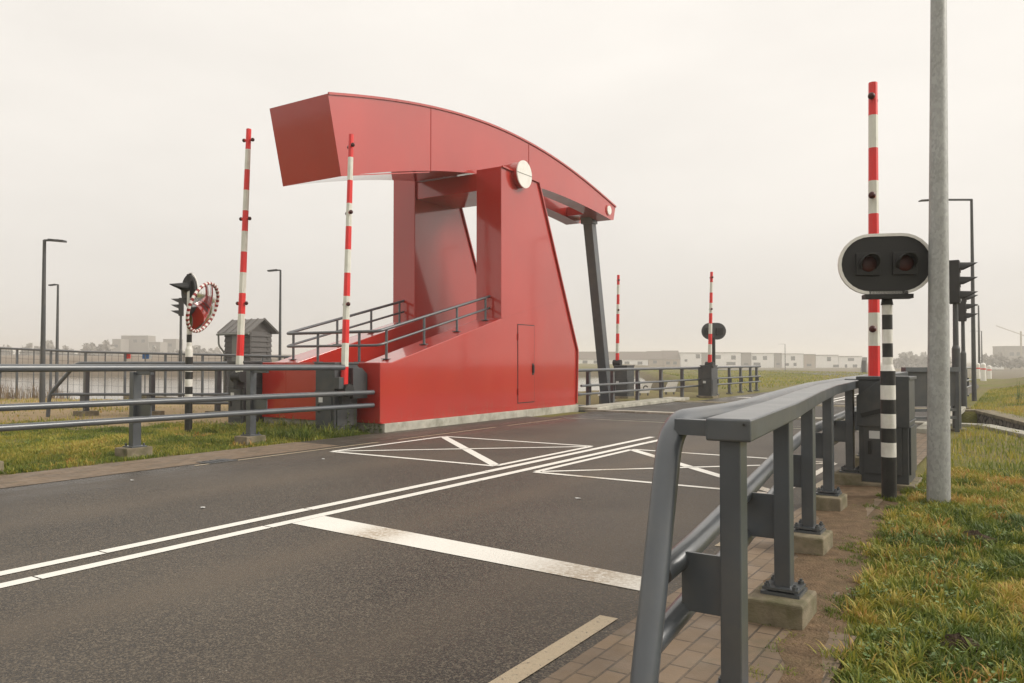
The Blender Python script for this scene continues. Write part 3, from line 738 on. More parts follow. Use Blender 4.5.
build('sloping_front_panel', hood, 'cab', b3, None, .004)
build('handle_recess', MB().obox((-.33, -.04, .76), (.1, 0, .03), (0, .008, 0), (-.008, 0, .02)), 'black', b3)
b4 = barrier((-8.98, 26.6, 0), 'far barrier arm in front of the round dark signal board, across the bridge', .4, .6, 1.12,
        (-.1, .1, 1.13), (.09, 0, 3.24), (.94, .6), 9, 0, r0=.075, r1=.05, lampdir=(.6, -.8, 0))
b5 = barrier((-11.3, 24.7, 0), 'far barrier arm between the steel hanger and the houses, across the bridge', .5, .6, 1.12,
        (-.5, .3, 1.2), (.05, 0, 3.07), (.94, .6), 9, 0, r0=.07, r1=.048, lampdir=(.6, -.8, 0))
# far end of the road: right-hand cabinet seen between rail and arm
fp = far(864, 380, 118); fz = float(hgt(np.array(fp.x), np.array(fp.y)))
fc = thing('utility_cabinet', 'tall pale grey slanted cabinet far off just left of the right barrier arm', 'cabinet', (fp.x, fp.y, fz), TH-R(26))
H_c = 1.72-fz
build('housing', MB().prism([(-.75, -.1), (.45, -.1), (.45, H_c), (-.2, H_c)], 'y', -.5, .5), 'galv', fc, None, .03)
build('door_panel', MB().box((-.3, -.53, .3), (.3, -.5, H_c-.5)), 'cab', fc)
# ------------------------------------------------------------------ striped signal poles and heads
def stadium(w, h, n=14):
    r = h/2; a = w/2-r; pts = []
    for i in range(n+1):
        t_ = -math.pi/2+math.pi*i/n; pts.append((a+r*math.cos(t_), r*math.sin(t_)))
    for i in range(n+1):
        t_ = math.pi/2+math.pi*i/n; pts.append((-a+r*math.cos(t_), r*math.sin(t_)))
    return pts
def striped_pole(t_, ztop, r_low, r_up, zsw, bands, loc_z=0):
    p_ = MB()
    for z0, z1, mi in bands:
        r = r_low if z1 <= zsw+.01 else r_up
        p_.cyl((0, 0, z0), (0, 0, z1), r, n=24, mi=mi, caps=False)
    p_.cyl((0, 0, zsw-.06), (0, 0, zsw), r_low, r_up, n=24, mi=1, caps=False)
    p_.cyl((0, 0, ztop-.001), (0, 0, ztop), r_up, n=24, mi=0)
    build('striped_post', p_, ['blackstripe', 'whitestripe'], t_)
def lamp_face(parent_thing, x, z, y, size=.21, hood=True):
    """square frame with deep round hood and unlit red lens, facing -y"""
    f_ = MB().box((x-size/2, y-.03, z-size/2), (x+size/2, y, z+size/2))
    u = build('lamp_housing', f_, 'black', parent_thing, None, .004)
    # hood tube: open cylinder, cut away below
    n = 28; r = size*.39; v = []; f = []
    for i in range(n+1):
        a = R(-35)+R(250)*i/n
        ln = .16*(.35+.65*math.sin(max(0, min(math.pi, (a+R(35))/R(250)*math.pi))))
        for rr in (r, r-.006):
            v.append((x+rr*math.cos(a), y-.03, z+rr*math.sin(a))); v.append((x+rr*.98*math.cos(a), y-.03-ln, z+rr*.98*math.sin(a)))
    for i in range(n):
        a = 4*i; f += [(a, a+1, a+5, a+4), (a+2, a+6, a+7, a+3), (a+1, a+3, a+7, a+5)]
    build('hood', MB().add(v, f, 0, True), 'black', u)
    l = MB(); ring = []; m_ = 6
    for j in range(m_+1):
        rr = (r-.008)*math.sin(math.pi/2*j/m_); dy = .018*math.cos(math.pi/2*j/m_)
        ring += [(x+rr*math.cos(2*math.pi*i/n), y-.032-dy, z+rr*math.sin(2*math.pi*i/n)) for i in range(n)]
    fl_ = [(j*n+i, j*n+(i+1) % n, (j+1)*n+(i+1) % n, (j+1)*n+i) for j in range(m_) for i in range(n)]
    build('lens', MB().add(ring, fl_, 0, True), 'lensoff', u)
tw = thing('warning_light', 'twin unlit red lights on white rimmed oval board, on the near striped post', 'signal', (-1.05, 8.15, 0))
s_ = .1345
bands = [(0, .39, 0)]+[(.39+s_*i, .39+s_*(i+1), (i+1) % 2) for i in range(6)]
z = .39+s_*6
bands += [(z, z+.13, 1), (z+.13, z+.26, 0), (z+.26, z+.39, 1), (z+.39, z+.53, 0), (z+.53, 1.84, 1)]
striped_pole(tw, 1.86, .066, .046, z+.06, bands)
zc = 2.20
board = build('oval_board', MB().prism([(a-.03, b+zc) for a, b in stadium(.80, .53)], 'y', -.09, -.06), 'black', tw)
rim = MB(); o1 = stadium(.84, .57); o2 = stadium(.785, .515)
n = len(o1); v = [(a-.03, -.10, b+zc) for a, b in o1]+[(a-.03, -.10, b+zc) for a, b in o2]+[(a-.03, -.055, b+zc) for a, b in o1]+[(a-.03, -.055, b+zc) for a, b in o2]
f = []
for i in range(n):
    j = (i+1) % n; f += [(i, j, n+j, n+i), (2*n+i, 3*n+i, 3*n+j, 2*n+j), (i, 2*n+i, 2*n+j, j), (n+i, n+j, 3*n+j, 3*n+i)]
build('white_rim', MB().add(v, f), 'white', board)
for x in (-.19, .13): lamp_face(tw, x, zc+.0, -.09)
build('bracket', MB().box((-.22, -.12, 1.875), (.2, .02, 1.915)).box((-.18, -.1, 1.915), (.16, .0, 1.945)).cyl((0, 0, 1.82), (0, 0, 1.88), .055, .045), 'black', tw)
tw.rotation_euler = (0, 0, R(22))
# left striped post with mirror and one-eyed signal turned away
lp = thing('warning_light', 'single unlit signal with long hood on the striped post beside the round mirror', 'signal', (-12.62, 8.75, 0))
bands = [(0, .55, 0)]+[(.55+.1345*i, .55+.1345*(i+1), (i+1) % 2) for i in range(7)]+[(.55+.1345*7, 1.62, 1), (1.62, 1.76, 0), (1.76, 2.55, 1)]
striped_pole(lp, 2.55, .066, .046, 1.55, bands)
Zl = 14.3; c0 = far(189, 290.5, Zl)
hx_ = MB().prism([(a, b) for a, b in stadium(.5, .60)], 'y', -.02, .02); rimm = MB().prism([(a, b) for a, b in stadium(.55, .65)], 'y', .021, .035)
face_dir = Vector((-.12, -1, 0)).normalized()      # direction the lamp looks
zr = math.atan2(face_dir.y, face_dir.x)+math.pi/2
loc = Matrix.Translation(c0-Vector(lp.location)) @ Matrix.Rotation(zr, 4, 'Z')
b_ = build('round_board', hx_.xf(loc), 'black', lp); build('white_rim', rimm.xf(loc), 'white', b_)
cone = MB(); n = 20; v = []; f = []
for i in range(n+1):
    a = 2*math.pi*i/n; ln = .22+.13*math.sin(a)
    v += [(.14*math.cos(a), -.02, .13*math.sin(a)+.02), (.06*math.cos(a), -.02-ln, .045*math.sin(a)+.05)]
for i in range(n): f.append((2*i, 2*i+1, 2*i+3, 2*i+2))
cone.add(v, f, 0, True); cone.box((-.14, -.05, -.14), (.14, -.02, .16))
build('hood', cone.xf(loc), 'black', lp)
build('lens', MB().sphere((0, -.045, .02), .1, 0, 16, 8, (1, .35, 1)).xf(loc), 'lensoff', lp)
# round mirror
mc = far(203, 307.5, 13.9)
mrn = thing('traffic_mirror', 'round convex mirror with red and white rim reflecting the red bridge', 'mirror', tuple(mc))
nrm = (RT*.94-FW*.12-Vector((0, 0, 1))*.32).normalized()
q = nrm.to_track_quat('Z', 'Y').to_matrix().to_4x4()
n = 48; m_ = 10; Rm = .43; v = []; f = []
for j in range(m_+1):
    rr = Rm*j/m_
    v += [(rr*math.cos(2*math.pi*i/n), rr*math.sin(2*math.pi*i/n), .10*(1-(rr/Rm)**2)) for i in range(n)]
for j in range(m_):
    for i in range(n): f.append((j*n+i, j*n+(i+1) % n, (j+1)*n+(i+1) % n, (j+1)*n+i))
build('mirror_glass', MB().add(v, f, 0, True).xf(q), 'mirror', mrn)
rm = MB(); sec = 60; prof = [(Rm-.005, .0), (Rm+.0, .025), (Rm+.04, .02), (Rm+.045, -.015), (Rm-.005, -.03)]
for i in range(sec):
    a0, a1 = 2*math.pi*i/sec, 2*math.pi*(i+1)/sec
    v = [(r*math.cos(a), r*math.sin(a), z_) for a in (a0, a1) for r, z_ in prof]
    rm.add(v, [(k, (k+1) % 5, 5+(k+1) % 5, 5+k) for k in range(5)], 0 if i % 2 else 1, True)
build('rim', rm.xf(q), ['rimred', 'white'], mrn)
build('back', MB().cyl((0, 0, -.03), (0, 0, -.01), Rm, n=40).xf(q), 'cab', mrn)
lpv = Vector((-12.62, 8.75, 2.2))-mc
build('mounting_arm', MB().cyl(nrm*-.03, Vector((lpv.x, lpv.y, .02)), .025, n=10), 'cab', mrn)
# far twin light seen from behind
fl_t = thing('warning_light', 'back of the dark oval signal board standing behind the far barrier arm', 'signal', (-9.2, 27.5, 0))
build('post', MB().cyl((0, 0, -.1), (0, 0, 2.1), .06, n=14), 'blackstripe', fl_t)
fb = build('oval_board', MB().prism([(a, b+2.33) for a, b in stadium(.88, .6)], 'y', -.03, .0), 'cab', fl_t)
build('lamp_housing', MB().box((-.32, -.1, 2.2), (-.08, -.03, 2.44)), 'black', fl_t)
build('lamp_housing', MB().box((.08, -.1, 2.2), (.32, -.03, 2.44)), 'black', fl_t)
fl_t.rotation_euler = (0, 0, TH)
# ------------------------------------------------------------------ traffic signals (three-lamp heads)
def traffic_signal(loc, label, htop, face, hh=.96, group='grey traffic signals beyond the bridge'):
    t_ = thing('traffic_signal', label, 'traffic light', loc, 0, group)
    p_ = MB().cyl((0, 0, -.05), (0, 0, htop*.48), .075, .07, 16).cyl((0, 0, htop*.48), (0, 0, htop*.50), .07, .05, 16).cyl((0, 0, htop*.5), (0, 0, htop-hh), .05, .045, 14)
    build('pole', p_, 'shedtrim' if False else 'cab', t_)
    build('base_flange', MB().cyl((0, 0, -.03), (0, 0, .03), .16, n=20), 'concrete', t_)
    zr_ = math.atan2(face[1], face[0])+math.pi/2; mt = Matrix.Rotation(zr_, 4, 'Z')
    hd_ = build('signal_head', MB().box((-.14, -.08, htop-hh), (.14, .10, htop)).xf(mt), 'black', t_, None, .01)
    for k in range(3):
        zc_ = htop-hh*(k+.5)/3; n = 14; v = []; f = []
        for i in range(n+1):
            a = R(-10)+R(200)*i/n; ln = .05+.24*math.sin(math.pi*i/n)
            v += [(.12*math.cos(a), -.08, zc_-.02+.12*math.sin(a)), (.11*math.cos(a), -.08-ln, zc_-.02+.1*math.sin(a))]
        for i in range(n): f.append((2*i, 2*i+1, 2*i+3, 2*i+2))
        build('visor', MB().add(v, f, 0, True).xf(mt), 'black', hd_)
        build('lens', MB().cyl((0, -.08, zc_), (0, -.095, zc_), .1, n=18).xf(mt), 'lensoff' if k == 0 else 'glass', hd_)
    return t_
fr = (1.0, .0)
traffic_signal((-1.0, 16.74, 0), 'nearer and taller of the two dark traffic signals right of the galvanised pole', 3.15, fr, .80)
traffic_signal((-1.28, 24.3, 0), 'farther and lower dark traffic signal on the canal wall right of the galvanised pole', 3.08, fr, .74)
lt = far(180.5, 360, 30); traffic_signal((lt.x, lt.y, -.28), 'small dark traffic signal on a slim pole behind the round mirror', 3.95, (-.56, -.83), .68)
# ------------------------------------------------------------------ lamp posts
big = thing('lamp_post', 'thick galvanised steel pole rising out of the near right grass', 'lamp post', (-.635, 8.07, 0))
build('pole', MB().cyl((0, 0, -.1), (0, 0, .35), .098, .096, 32).cyl((0, 0, .35), (0, 0, 7.6), .096, .045, 32, caps=True), 'galv', big)
big.rotation_euler = (0, R(.65), 0)
build('lamp_arm', MB().tube(smooth_path([(0, 0, 7.5), (0, 0, 7.75), (-.9, 0, 7.9)], .2), .03), 'galv', big)
build('lamp_head', MB().prism([(-1.5, 7.9), (-.85, 7.85), (-.85, 7.95), (-1.5, 7.97)], 'y', -.12, .12), 'galv', big)
def lamp(px, pyb, pyt, Z, pxe, label, r=.06, base=-.3, thick_head=True):
    top = far(px, pyt, Z); e = far(pxe, pyt, Z)
    t_ = thing('street_lamp', label, 'street lamp', (top.x, top.y, base), 0, 'slim street lamps with flat arms')
    H_ = top.z-base; v = Vector((e.x-top.x, e.y-top.y, 0)); d = v.normalized(); n_ = Vector((-d.y, d.x, 0))
    build('pole', MB().cyl((0, 0, -.1), (0, 0, H_), r, r*.55, 14), 'cab', t_)
    build('lamp_arm', MB().obox(Vector((0, 0, H_-.01))+v*.35, v*.36, n_*.03, Vector((0, 0, .028))), 'cab', t_)
    hl = min(.62, v.length*.75); c = Vector((0, 0, H_-.02))+v-d*hl/2
    build('lamp_head', MB().obox(c, d*hl/2-Vector((0, 0, .02)), n_*.11, Vector((0, 0, .03 if thick_head else .02))), 'cab', t_, None, .006)
    return t_
lamp(44.5, 402, 240, 24, 65, 'leftmost street lamp, tallest of the left ones, with its arm pointing right', .085)
lamp(58, 390, 284.5, 38, 49.5, 'shorter street lamp just right of the leftmost one, arm pointing left', .085)
lamp(280.5, 375, 270, 33, 268, 'street lamp between the dark shed and the red tower', .07)
lamp(971.5, 400, 199.5, 25.5, 920, 'tall dark street lamp with long thin arm behind the galvanised pole', .075, 0, False)
lamp(978.5, 385, 305.5, 74, 968.5, 'distant street lamp just right of the tall dark one', .12, 0, False)
lamp(981.5, 380, 331, 140, 970, 'farthest street lamp on the right, faint in the haze', .14, 0, False)
lamp(785, 367, 344, 240, 778, 'tiny faint street lamp standing before the white terraced houses', .16, -2.2, False)
# ------------------------------------------------------------------ bridge rails beyond
def far_rail(pts, label, heights=(1.03, .62, .4), loop=True, posts=None):
    t_ = thing('guard_rail', label, 'guard rail', (pts[0][0], pts[0][1], 0)); off = (pts[0][0], pts[0][1], 0)
    P = [Vector((a, b, 0)) for a, b in pts]
    ht, hm, hl = heights
    d0 = (P[1]-P[0]).normalized()
    def L3(h): return [p+Vector((0, 0, h)) for p in P]
    pa = smooth_path([P[0]+Vector((0, 0, hl))-d0*.0]+[P[0]-d0*.25+Vector((0, 0, hl)), P[0]-d0*.25+Vector((0, 0, ht))]+L3(ht), .12) if loop else L3(ht)
    build('top_rail', MB().tube(pa, .04, 12), 'steel', t_, off)
    build('middle_rail', MB().tube(L3(hm), .032, 10), 'steel', t_, off)
    build('lower_rail', MB().tube(L3(hl), .032, 10), 'steel', t_, off)
    for (x, y) in posts:
        q_ = build('post', MB().box((x-.14, y-.05, .0), (x-.05, y+.05, ht-.03)).box((x-.06, y-.012, hl-.04), (x+.0, y+.012, hm+.04)).box((x-.1, y-.02, ht-.05), (x, y+.02, ht-.02)), 'steel', t_, off)
        build('base_plate', MB().box((x-.19, y-.1, .0), (x+.0, y+.1, .05)), 'steel', q_, off)
    return t_
lxp = lambda y: -9.72+.035*(y-18)
far_rail([(lxp(18.35), 18.35), (lxp(26), 26), (lxp(33.4), 33.4)], 'dark tube guard rail on the left bridge edge beyond the tower', posts=[(lxp(y), y) for y in (18.9, 20.3, 21.9, 23.6, 25.3, 26.9, 28.5, 29.9, 31.2, 32.4, 33.2)])
# rail to the right of the deck with closed infill panel
rp = thing('bridge_parapet', 'dark grey bridge parapet with closed panel seen behind the right barrier cabinet', 'parapet', (-1.3, 15.5, 0)); PO = (-1.3, 15.5, 0)
pp = [(-1.72, 15.75), (-1.45, 16.6), (-1.40, 23.3)]
build('top_rail', MB().beam((-1.75, 15.55, 1.13), (-.95, 16.35, 1.13), .12, .08).tube([(-1.42, 16.1, 1.02), (-1.42, 23.3, 1.02)], .045), 'steel', rp, PO)
build('infill_panel', MB().beam((-1.70, 15.6, .78), (-.98, 16.32, .78), .03, .62).beam((-1.42, 16.2, .7), (-1.42, 19.6, .7), .03, .6), 'cab', rp, PO)
for a in ((-1.72, 15.58), (-1.35, 15.95), (-.97, 16.33)):
    build('post', MB().box((a[0]-.04, a[1]-.04, .0), (a[0]+.04, a[1]+.04, 1.1)), 'steel', rp, PO)
for y in (17.6, 19.2, 20.8, 22.4): build('post', MB().box((-1.47, y-.05, .08), (-1.38, y+.05, 1.0)), 'steel', rp, PO)
build('lower_rail', MB().beam((-1.7, 15.6, .4), (-.98, 16.32, .4), .05, .05).beam((-1.7, 15.6, .26), (-.98, 16.32, .26), .05, .05).tube([(-1.42, 16.1, .5), (-1.42, 23.3, .5)], .035), 'steel', rp, PO)
# rail on the far right side continuing after the bridge
far_rail([(-1.55, 24.3), (-1.5, 29), (-1.4, 33)], 'dark guard rail on the right of the road past the canal', posts=[(-1.55, y) for y in (24.6, 26.2, 27.8, 29.4, 31.0, 32.6)])
# white slanted boards by the far rail
def white_board(px, py, Z, lab, w=.42, h=.42, mark_=False):
    c = far(px, py, Z); t_ = thing('white_board', lab, 'board', (c.x, c.y, c.z-h/2), TH, 'white boards by the far rail')
    o = build('board', MB().prism([(-w/2-.08, -.0), (w/2-.08, 0), (w/2+.06, h), (-w/2+.1, h)], 'y', -.03, .03), 'white', t_)
    build('legs', MB().box((-w/2-.03, -.02, -.3), (-w/2+.03, .02, .0)).box((w/2-.15, -.02, -.3), (w/2-.1, .02, 0)), 'cab', t_)
    if mark_:
        mk = MB(); n = 20
        for i in range(n):
            a0, a1 = math.pi*.1+math.pi*1.3*i/n, math.pi*.1+math.pi*1.3*(i+1)/n
            v = [(.0+r*math.cos(a), -.034, h*.45+r*math.sin(a)) for a in (a0, a1) for r in (.06, .10)]
            mk.add(v, [(0, 1, 3, 2)])
        build('ring_mark', mk, 'black', o)
white_board(645.5, 387.5, 29.5, 'white slanted board with dark ring mark behind the far guard rail', mark_=True)
white_board(671.5, 386.5, 30, 'plain white slanted board behind the far guard rail')
white_board(604, 389, 29, 'partly hidden white board behind the steel hanger', .3, .5)
for px, py, Z, lab in ((983.5, 387, 50, 'larger white bollard standing on the far right grass'), (978, 384, 58, 'smaller white bollard left of the larger one'), (989.5, 382.5, 66, 'most distant white bollard on the grass at right')):
    c = far(px, py, Z); zg = float(hgt(np.array(c.x), np.array(c.y)))
    b_ = thing('bollard', lab, 'bollard', (c.x, c.y, zg), 0, 'white bollards on the right')
    build('post', MB().cyl((0, 0, -.1), (0, 0, 1.0), .17, .15, 14).sphere((0, 0, 1.0), .15), 'white', b_); build('band', MB().cyl((0, 0, .72), (0, 0, .8), .165, n=14), 'armred', b_)
# ------------------------------------------------------------------ shed
shc = far(250, 371, 42)
shed = thing('shed', 'dark grey clapboard shed with gabled metal roof behind the leftmost barrier', 'shed', (shc.x, shc.y, -.5), 0)
ang = TH+R(35)       # long side swings away to the left
ex = Vector((math.cos(TH+R(38)), math.sin(TH+R(38)), 0)); ey = Vector((-ex.y, ex.x, 0))
# ex: gable-end width direction (to the right), ey: away along the ridge ... long side goes left
gw, gl = 1.35, 2.2
ridge = -Vector((math.cos(TH-R(35)), math.sin(TH-R(35)), 0)); gdir = Vector((-ridge.y, ridge.x, 0))
if gdir.dot(RT) < 0: gdir = -gdir
zb_, ze, zrg = 0.0, 3.35, 3.98
def SP(a, b, z): return ridge*a+gdir*b+Vector((0, 0, z))
w_ = MB(); nb = 12; 
for i in range(nb):
    z0, z1 = ze*i/nb, ze*(i+1)/nb; e = .07
    for (A1, A2, nn) in ((SP(0, 0, 0), SP(gl, 0, 0), -gdir), (SP(0, 0, 0), SP(0, gw, 0), -ridge), (SP(0, gw, 0), SP(gl, gw, 0), gdir), (SP(gl, 0, 0), SP(gl, gw, 0), ridge)):
        v = [A1+Vector((0, 0, z0))+nn*e, A2+Vector((0, 0, z0))+nn*e, A2+Vector((0, 0, z1)), A1+Vector((0, 0, z1)), A1+Vector((0, 0, z0)), A2+Vector((0, 0, z0))]
        w_.add(v, [(0, 1, 2, 3), (0, 4, 5, 1)])
for a in (0.0, gl): w_.add([SP(a, 0, ze), SP(a, gw, ze), SP(a, gw/2, zrg-.05)], [(0, 1, 2)])
build('wall', w_, 'clap', shed)
rf = MB()
for b0, b1 in ((-.28, gw/2), (gw+.28, gw/2)):
    zl = ze-.12
    a0, a1 = -.3, gl+.3
    v = [SP(a0, b0, zl), SP(a1, b0, zl), SP(a1, b1, zrg), SP(a0, b1, zrg)]; v += [p+Vector((0, 0, .06)) for p in v]
    rf.add(v, [(0, 1, 2, 3), (4, 7, 6, 5), (0, 4, 5, 1), (1, 5, 6, 2), (2, 6, 7, 3), (3, 7, 4, 0)])
    for k in range(6):
        a = a0+(a1-a0)*k/5; rf.beam(SP(a, b0, zl+.08), SP(a, b1, zrg+.08), .05, .05)
build('roof', rf, 'shedroof', shed)
build('door', MB().obox(SP(gl*.55, -.09, 1.6), ridge*.22, gdir*.03, Vector((0, 0, 1.6))).obox(SP(gl*.34, -.09, 1.6), ridge*.12, gdir*.03, Vector((0, 0, 1.6))), 'shedtrim', shed)
build('gutter', MB().tube([SP(-.3, -.32, ze-.15), SP(gl+.3, -.32, ze-.15)], .06, 8), 'shedtrim', shed)
build('downpipe', MB().tube(smooth_path([SP(gl+.15, -.32, ze-.2), SP(gl+.15, -.3, 2.6), SP(gl-.05, -.08, 2.2), SP(gl-.05, -.08, 0)], .15), .05, 8), 'shedtrim', shed)
build('corner_board', MB().obox(SP(0, gw*.82, 1.6), ridge*.05, gdir*.05, Vector((0, 0, 1.6))).obox(SP(0, 0, 1.65), ridge*.05, gdir*.05, Vector((0, 0, 1.65))), 'clap', shed)
# ------------------------------------------------------------------ distant houses
def house(px0, px1, pyt, label, kind, wins, Z=360, pyb=368, depth=9, cat='house'):
    a = far(px0, pyb, Z); b = far(px1, pyb, Z); top = far(px0, pyt, Z).z; z0 = -2.9
    t_ = thing('terraced_house' if kind != 'block' else 'apartment_block', label, cat, (a.x, a.y, z0), 0, 'houses far behind the meadow')
    d = Vector((b.x-a.x, b.y-a.y, 0)); W = d.length; d.normalize(); n_ = Vector((-d.y, d.x, 0)); H_ = top-z0
    rot = Matrix(((d.x, n_.x, 0, 0), (d.y, n_.y, 0, 0), (0, 0, 1, 0), (0, 0, 0, 1)))
    wm = {'white': 'housewhite', 'grey': 'housegrey', 'brown': 'housebrown', 'gable': 'housebrown', 'block': 'housegrey', 'pale': 'housewhite'}[kind]
    if kind in ('gable', 'pale'):
        he = H_*.55
        build('wall', MB().box((0, 0, 0), (W, depth, he)).xf(rot), wm, t_)
        build('roof', MB().prism([(-.3, he-.05), (depth*.45, H_), (depth+.3, he-.05)], 'x', -.15, W+.15).xf(rot), 'rooftile', t_)
    else:
        build('wall', MB().box((0, 0, 0), (W, depth, H_-.25)).xf(rot), wm, t_)
        build('roof', MB().box((-.08, -.25, H_-.25), (W+.08, depth+.2, H_)).xf(rot), 'housegrey' if kind != 'grey' else 'rooftile', t_)
    for px, py, w, h in wins:
        x = (px-px0)/(px1-px0)*W; zc_ = far(px, py, Z).z-z0
        o = build('window', MB().box((x-w/2, -.06, zc_-h/2), (x+w/2, .02, zc_+h/2)).xf(rot), 'glass', t_)
        build('frame', MB().box((x-w/2-.12, -.03, zc_-h/2-.12), (x+w/2+.12, .01, zc_+h/2+.12)).xf(rot), 'housegrey', o)
    return t_
house(578, 603, 351.5, 'pale long house with low brown roof just right of the red tower, faint in haze', 'pale', [(585, 362, 2, 1.2), (596, 362, 2, 1.2)])
house(606, 648, 351.5, 'pale row house with brown pitched roof right of the steel hanger', 'pale', [(615, 363, 1.8, 1.2), (627, 363, 2, 1.2), (640, 363, 2, 1.2)])
house(648.5, 663, 351, 'buff house with tall brown roof, left one of the gabled pair', 'gable', [(655, 362, 1.6, 1.2)])
house(663.5, 680, 350.5, 'buff house with steep brown roof, right one of the gabled pair', 'gable', [(668, 363, 1.6, 1.2), (675, 363, 1.6, 1.2)])
house(680.5, 701.5, 352.5, 'white flat roofed house left of the far round signal board', 'white', [(686, 360.5, 1, .9), (698, 356.3, 1.7, 1.7)])
house(702, 712, 352.5, 'narrow grey clad house directly behind the far barrier arm', 'grey', [(707, 362, 1.5, 1.2)])
house(712.5, 741, 352.2, 'wide white flat roofed house with square window right of the far barrier', 'white', [(718, 357, 2.4, 1.5), (733.5, 357.5, 1.9, 1.7), (731, 363.5, 4, 1.2)])
house(741.5, 751, 352.5, 'grey clad gap house, first one right of the far round signal', 'grey', [(746, 364, 2, 1)])
house(751.5, 774, 353, 'white flat roofed house with two square windows', 'white', [(754.5, 358, 1.7, 1.6), (765, 358, 1.7, 1.6), (757, 364, 3, 1.1)])
house(774.5, 781.5, 353, 'narrow grey house left of the tiny street lamp', 'grey', [(778, 364, 1.6, 1)])
house(782, 803.5, 353.5, 'white flat roofed house behind the tiny street lamp', 'white', [(793, 358.3, 1.7, 1.7), (795, 364.5, 1.2, 1.3), (787, 364.5, 1.6, 1)])
house(804, 815.5, 354, 'brown brick house among the white terraced ones', 'brown', [(809, 365, 2, 1)])
house(816, 838.5, 354.8, 'white flat roofed house with one high window, second from the right', 'white', [(829, 359, 1.6, 1.7), (836, 366, 2.4, 1)])
house(839, 862, 356, 'rightmost white terraced house beside the right barrier arm', 'white', [(851, 359.5, 2.6, 1.1), (855, 366, 1.8, 1.2), (846, 366, .9, 1.2)])
# hazy blocks on the far left and far right
house(112, 120.5, 339, 'faint low block left of the hazy flats beyond the water', 'block', [(116, 346, 1.8, 1.5)], Z=420, pyb=360, cat='building')
house(121, 148, 335.5, 'faint large block of flats beyond the water at left', 'block', [(127, 341, 2, 1.6), (135, 341, 2, 1.6), (143, 341, 2, 1.6)], Z=430, pyb=360, cat='building')
house(148.5, 160, 342, 'faint lower annex right of the hazy block of flats', 'block', [(154, 347, 2, 1.6)], Z=420, pyb=360, cat='building')
house(163, 176, 339, 'faint small grey building behind the striped post', 'block', [(170, 345, 2, 1.6)], Z=440, pyb=360, cat='building')
house(996, 1004, 360, 'faint low cream building at the far right behind the grass bank', 'white', [(1000, 364, 1.5, 1.2)], Z=300, cat='building')
house(1005, 1030, 346, 'faint hazy building site block at the far right edge', 'block', [(1012, 354, 2, 1.6), (1019, 354, 2, 1.6)], Z=360, cat='building')
cr = far(1021, 345, 350)
crn = thing('tower_crane', 'very faint construction crane in the haze at the right edge', 'crane', (cr.x, cr.y, -2.9))
build('mast', MB().box((-.35, -.35, 0), (.35, .35, 17)), 'housebrown', crn); build('jib', MB().beam(tuple(-RT*11+Vector((0, 0, 19.5))), tuple(RT*3+Vector((0, 0, 14.5))), .25, .25), 'housebrown', crn)
# low tree lines in the haze
def leaf_mass(name, pxs, Z, hmin, hmax, n, label=None, base=-2.5, seed=1, size=1.2, col='treeline'):
    rg = np.random.default_rng(seed); pts = []
    px = rg.uniform(pxs[0], pxs[1], n)
    prof = hmin+(hmax-hmin)*np.clip(.5+.3*np.sin(px*.11+seed)+.25*np.sin(px*.31+seed*2)+.15*np.sin(px*.9), 0, 1)
    zz = base+rg.uniform(0, 1, n)**.6*(prof-base)
    dep = Z+rg.uniform(0, 14, n)
    v = np.zeros((n*4, 3))
    for i in range(n):
        c = far(px[i], 360, dep[i]); c.z = zz[i]
        a = Vector(rg.normal(size=3)).normalized()*size*rg.uniform(.5, 1.3); b = Vector(rg.normal(size=3)).normalized()*size*rg.uniform(.5, 1.3)
        v[4*i] = c-a; v[4*i+1] = c+b; v[4*i+2] = c+a; v[4*i+3] = c-b
    o = np_mesh(name, v, np.arange(n*4).reshape(-1, 4), M[col], False); o['kind'] = 'stuff'
    if label: o['label'] = label; o['category'] = 'trees'
    return o
M['treeline'] = mat('haze_paled_wood', (.25, .23, .2), .9)  # bare trees painted paler than wood, part of the haze is in this colour
M['reed'] = mat('dry_reed', (.19, .135, .07), .9, 0, .3, 3)
leaf_mass('far_wood', (-40, 112), 330, 3.0, 9.5, 2600, 'faint bare wood along the horizon at far left', seed=3)
leaf_mass('far_wood', (150, 232), 340, 3.0, 7.5, 1200, 'faint bushes behind the hazy flats at left', seed=5)
leaf_mass('far_wood', (983, 1060), 260, .5, 3.6, 1300, 'faint dark trees behind the right grass bank', base=-1, seed=6, size=.9)
leaf_mass('far_wood', (893, 950), 330, 0.5, 4.5, 800, 'faint trees between right barrier and galvanised pole', seed=8)
# ------------------------------------------------------------------ grass
def blade_mat(name, cols):
    n = NT(name); a = n.t.nodes.new('ShaderNodeAttribute'); a.attribute_name = 'tone'; a.attribute_type = 'GEOMETRY'
    r = n.t.nodes.new('ShaderNodeValToRGB'); n.t.links.new(a.outputs['Fac'], r.inputs[0])
    el = r.color_ramp.elements; el[0].position = 0; el[0].color = (*cols[0], 1); el[1].position = 1; el[1].color = (*cols[-1], 1)
    for i, c in enumerate(cols[1:-1]): e = el.new((i+1)/(len(cols)-1)); e.color = (*c, 1)
    n.b.inputs['Subsurface Weight'].default_value = 0
    tr = n.t.nodes.new('ShaderNodeBsdfTranslucent'); n.t.links.new(r.outputs[0], tr.inputs[0])
    ms = n.t.nodes.new('ShaderNodeMixShader'); ms.inputs[0].default_value = .3
    n.out(Base_Color=r.outputs[0], Roughness=.55, Specular_IOR_Level=.35)
    n.t.links.new(n.b.outputs[0], ms.inputs[1]); n.t.links.new(tr.outputs[0], ms.inputs[2]); n.t.links.new(ms.outputs[0], n.t.nodes['Material Output'].inputs[0])
    return n.m
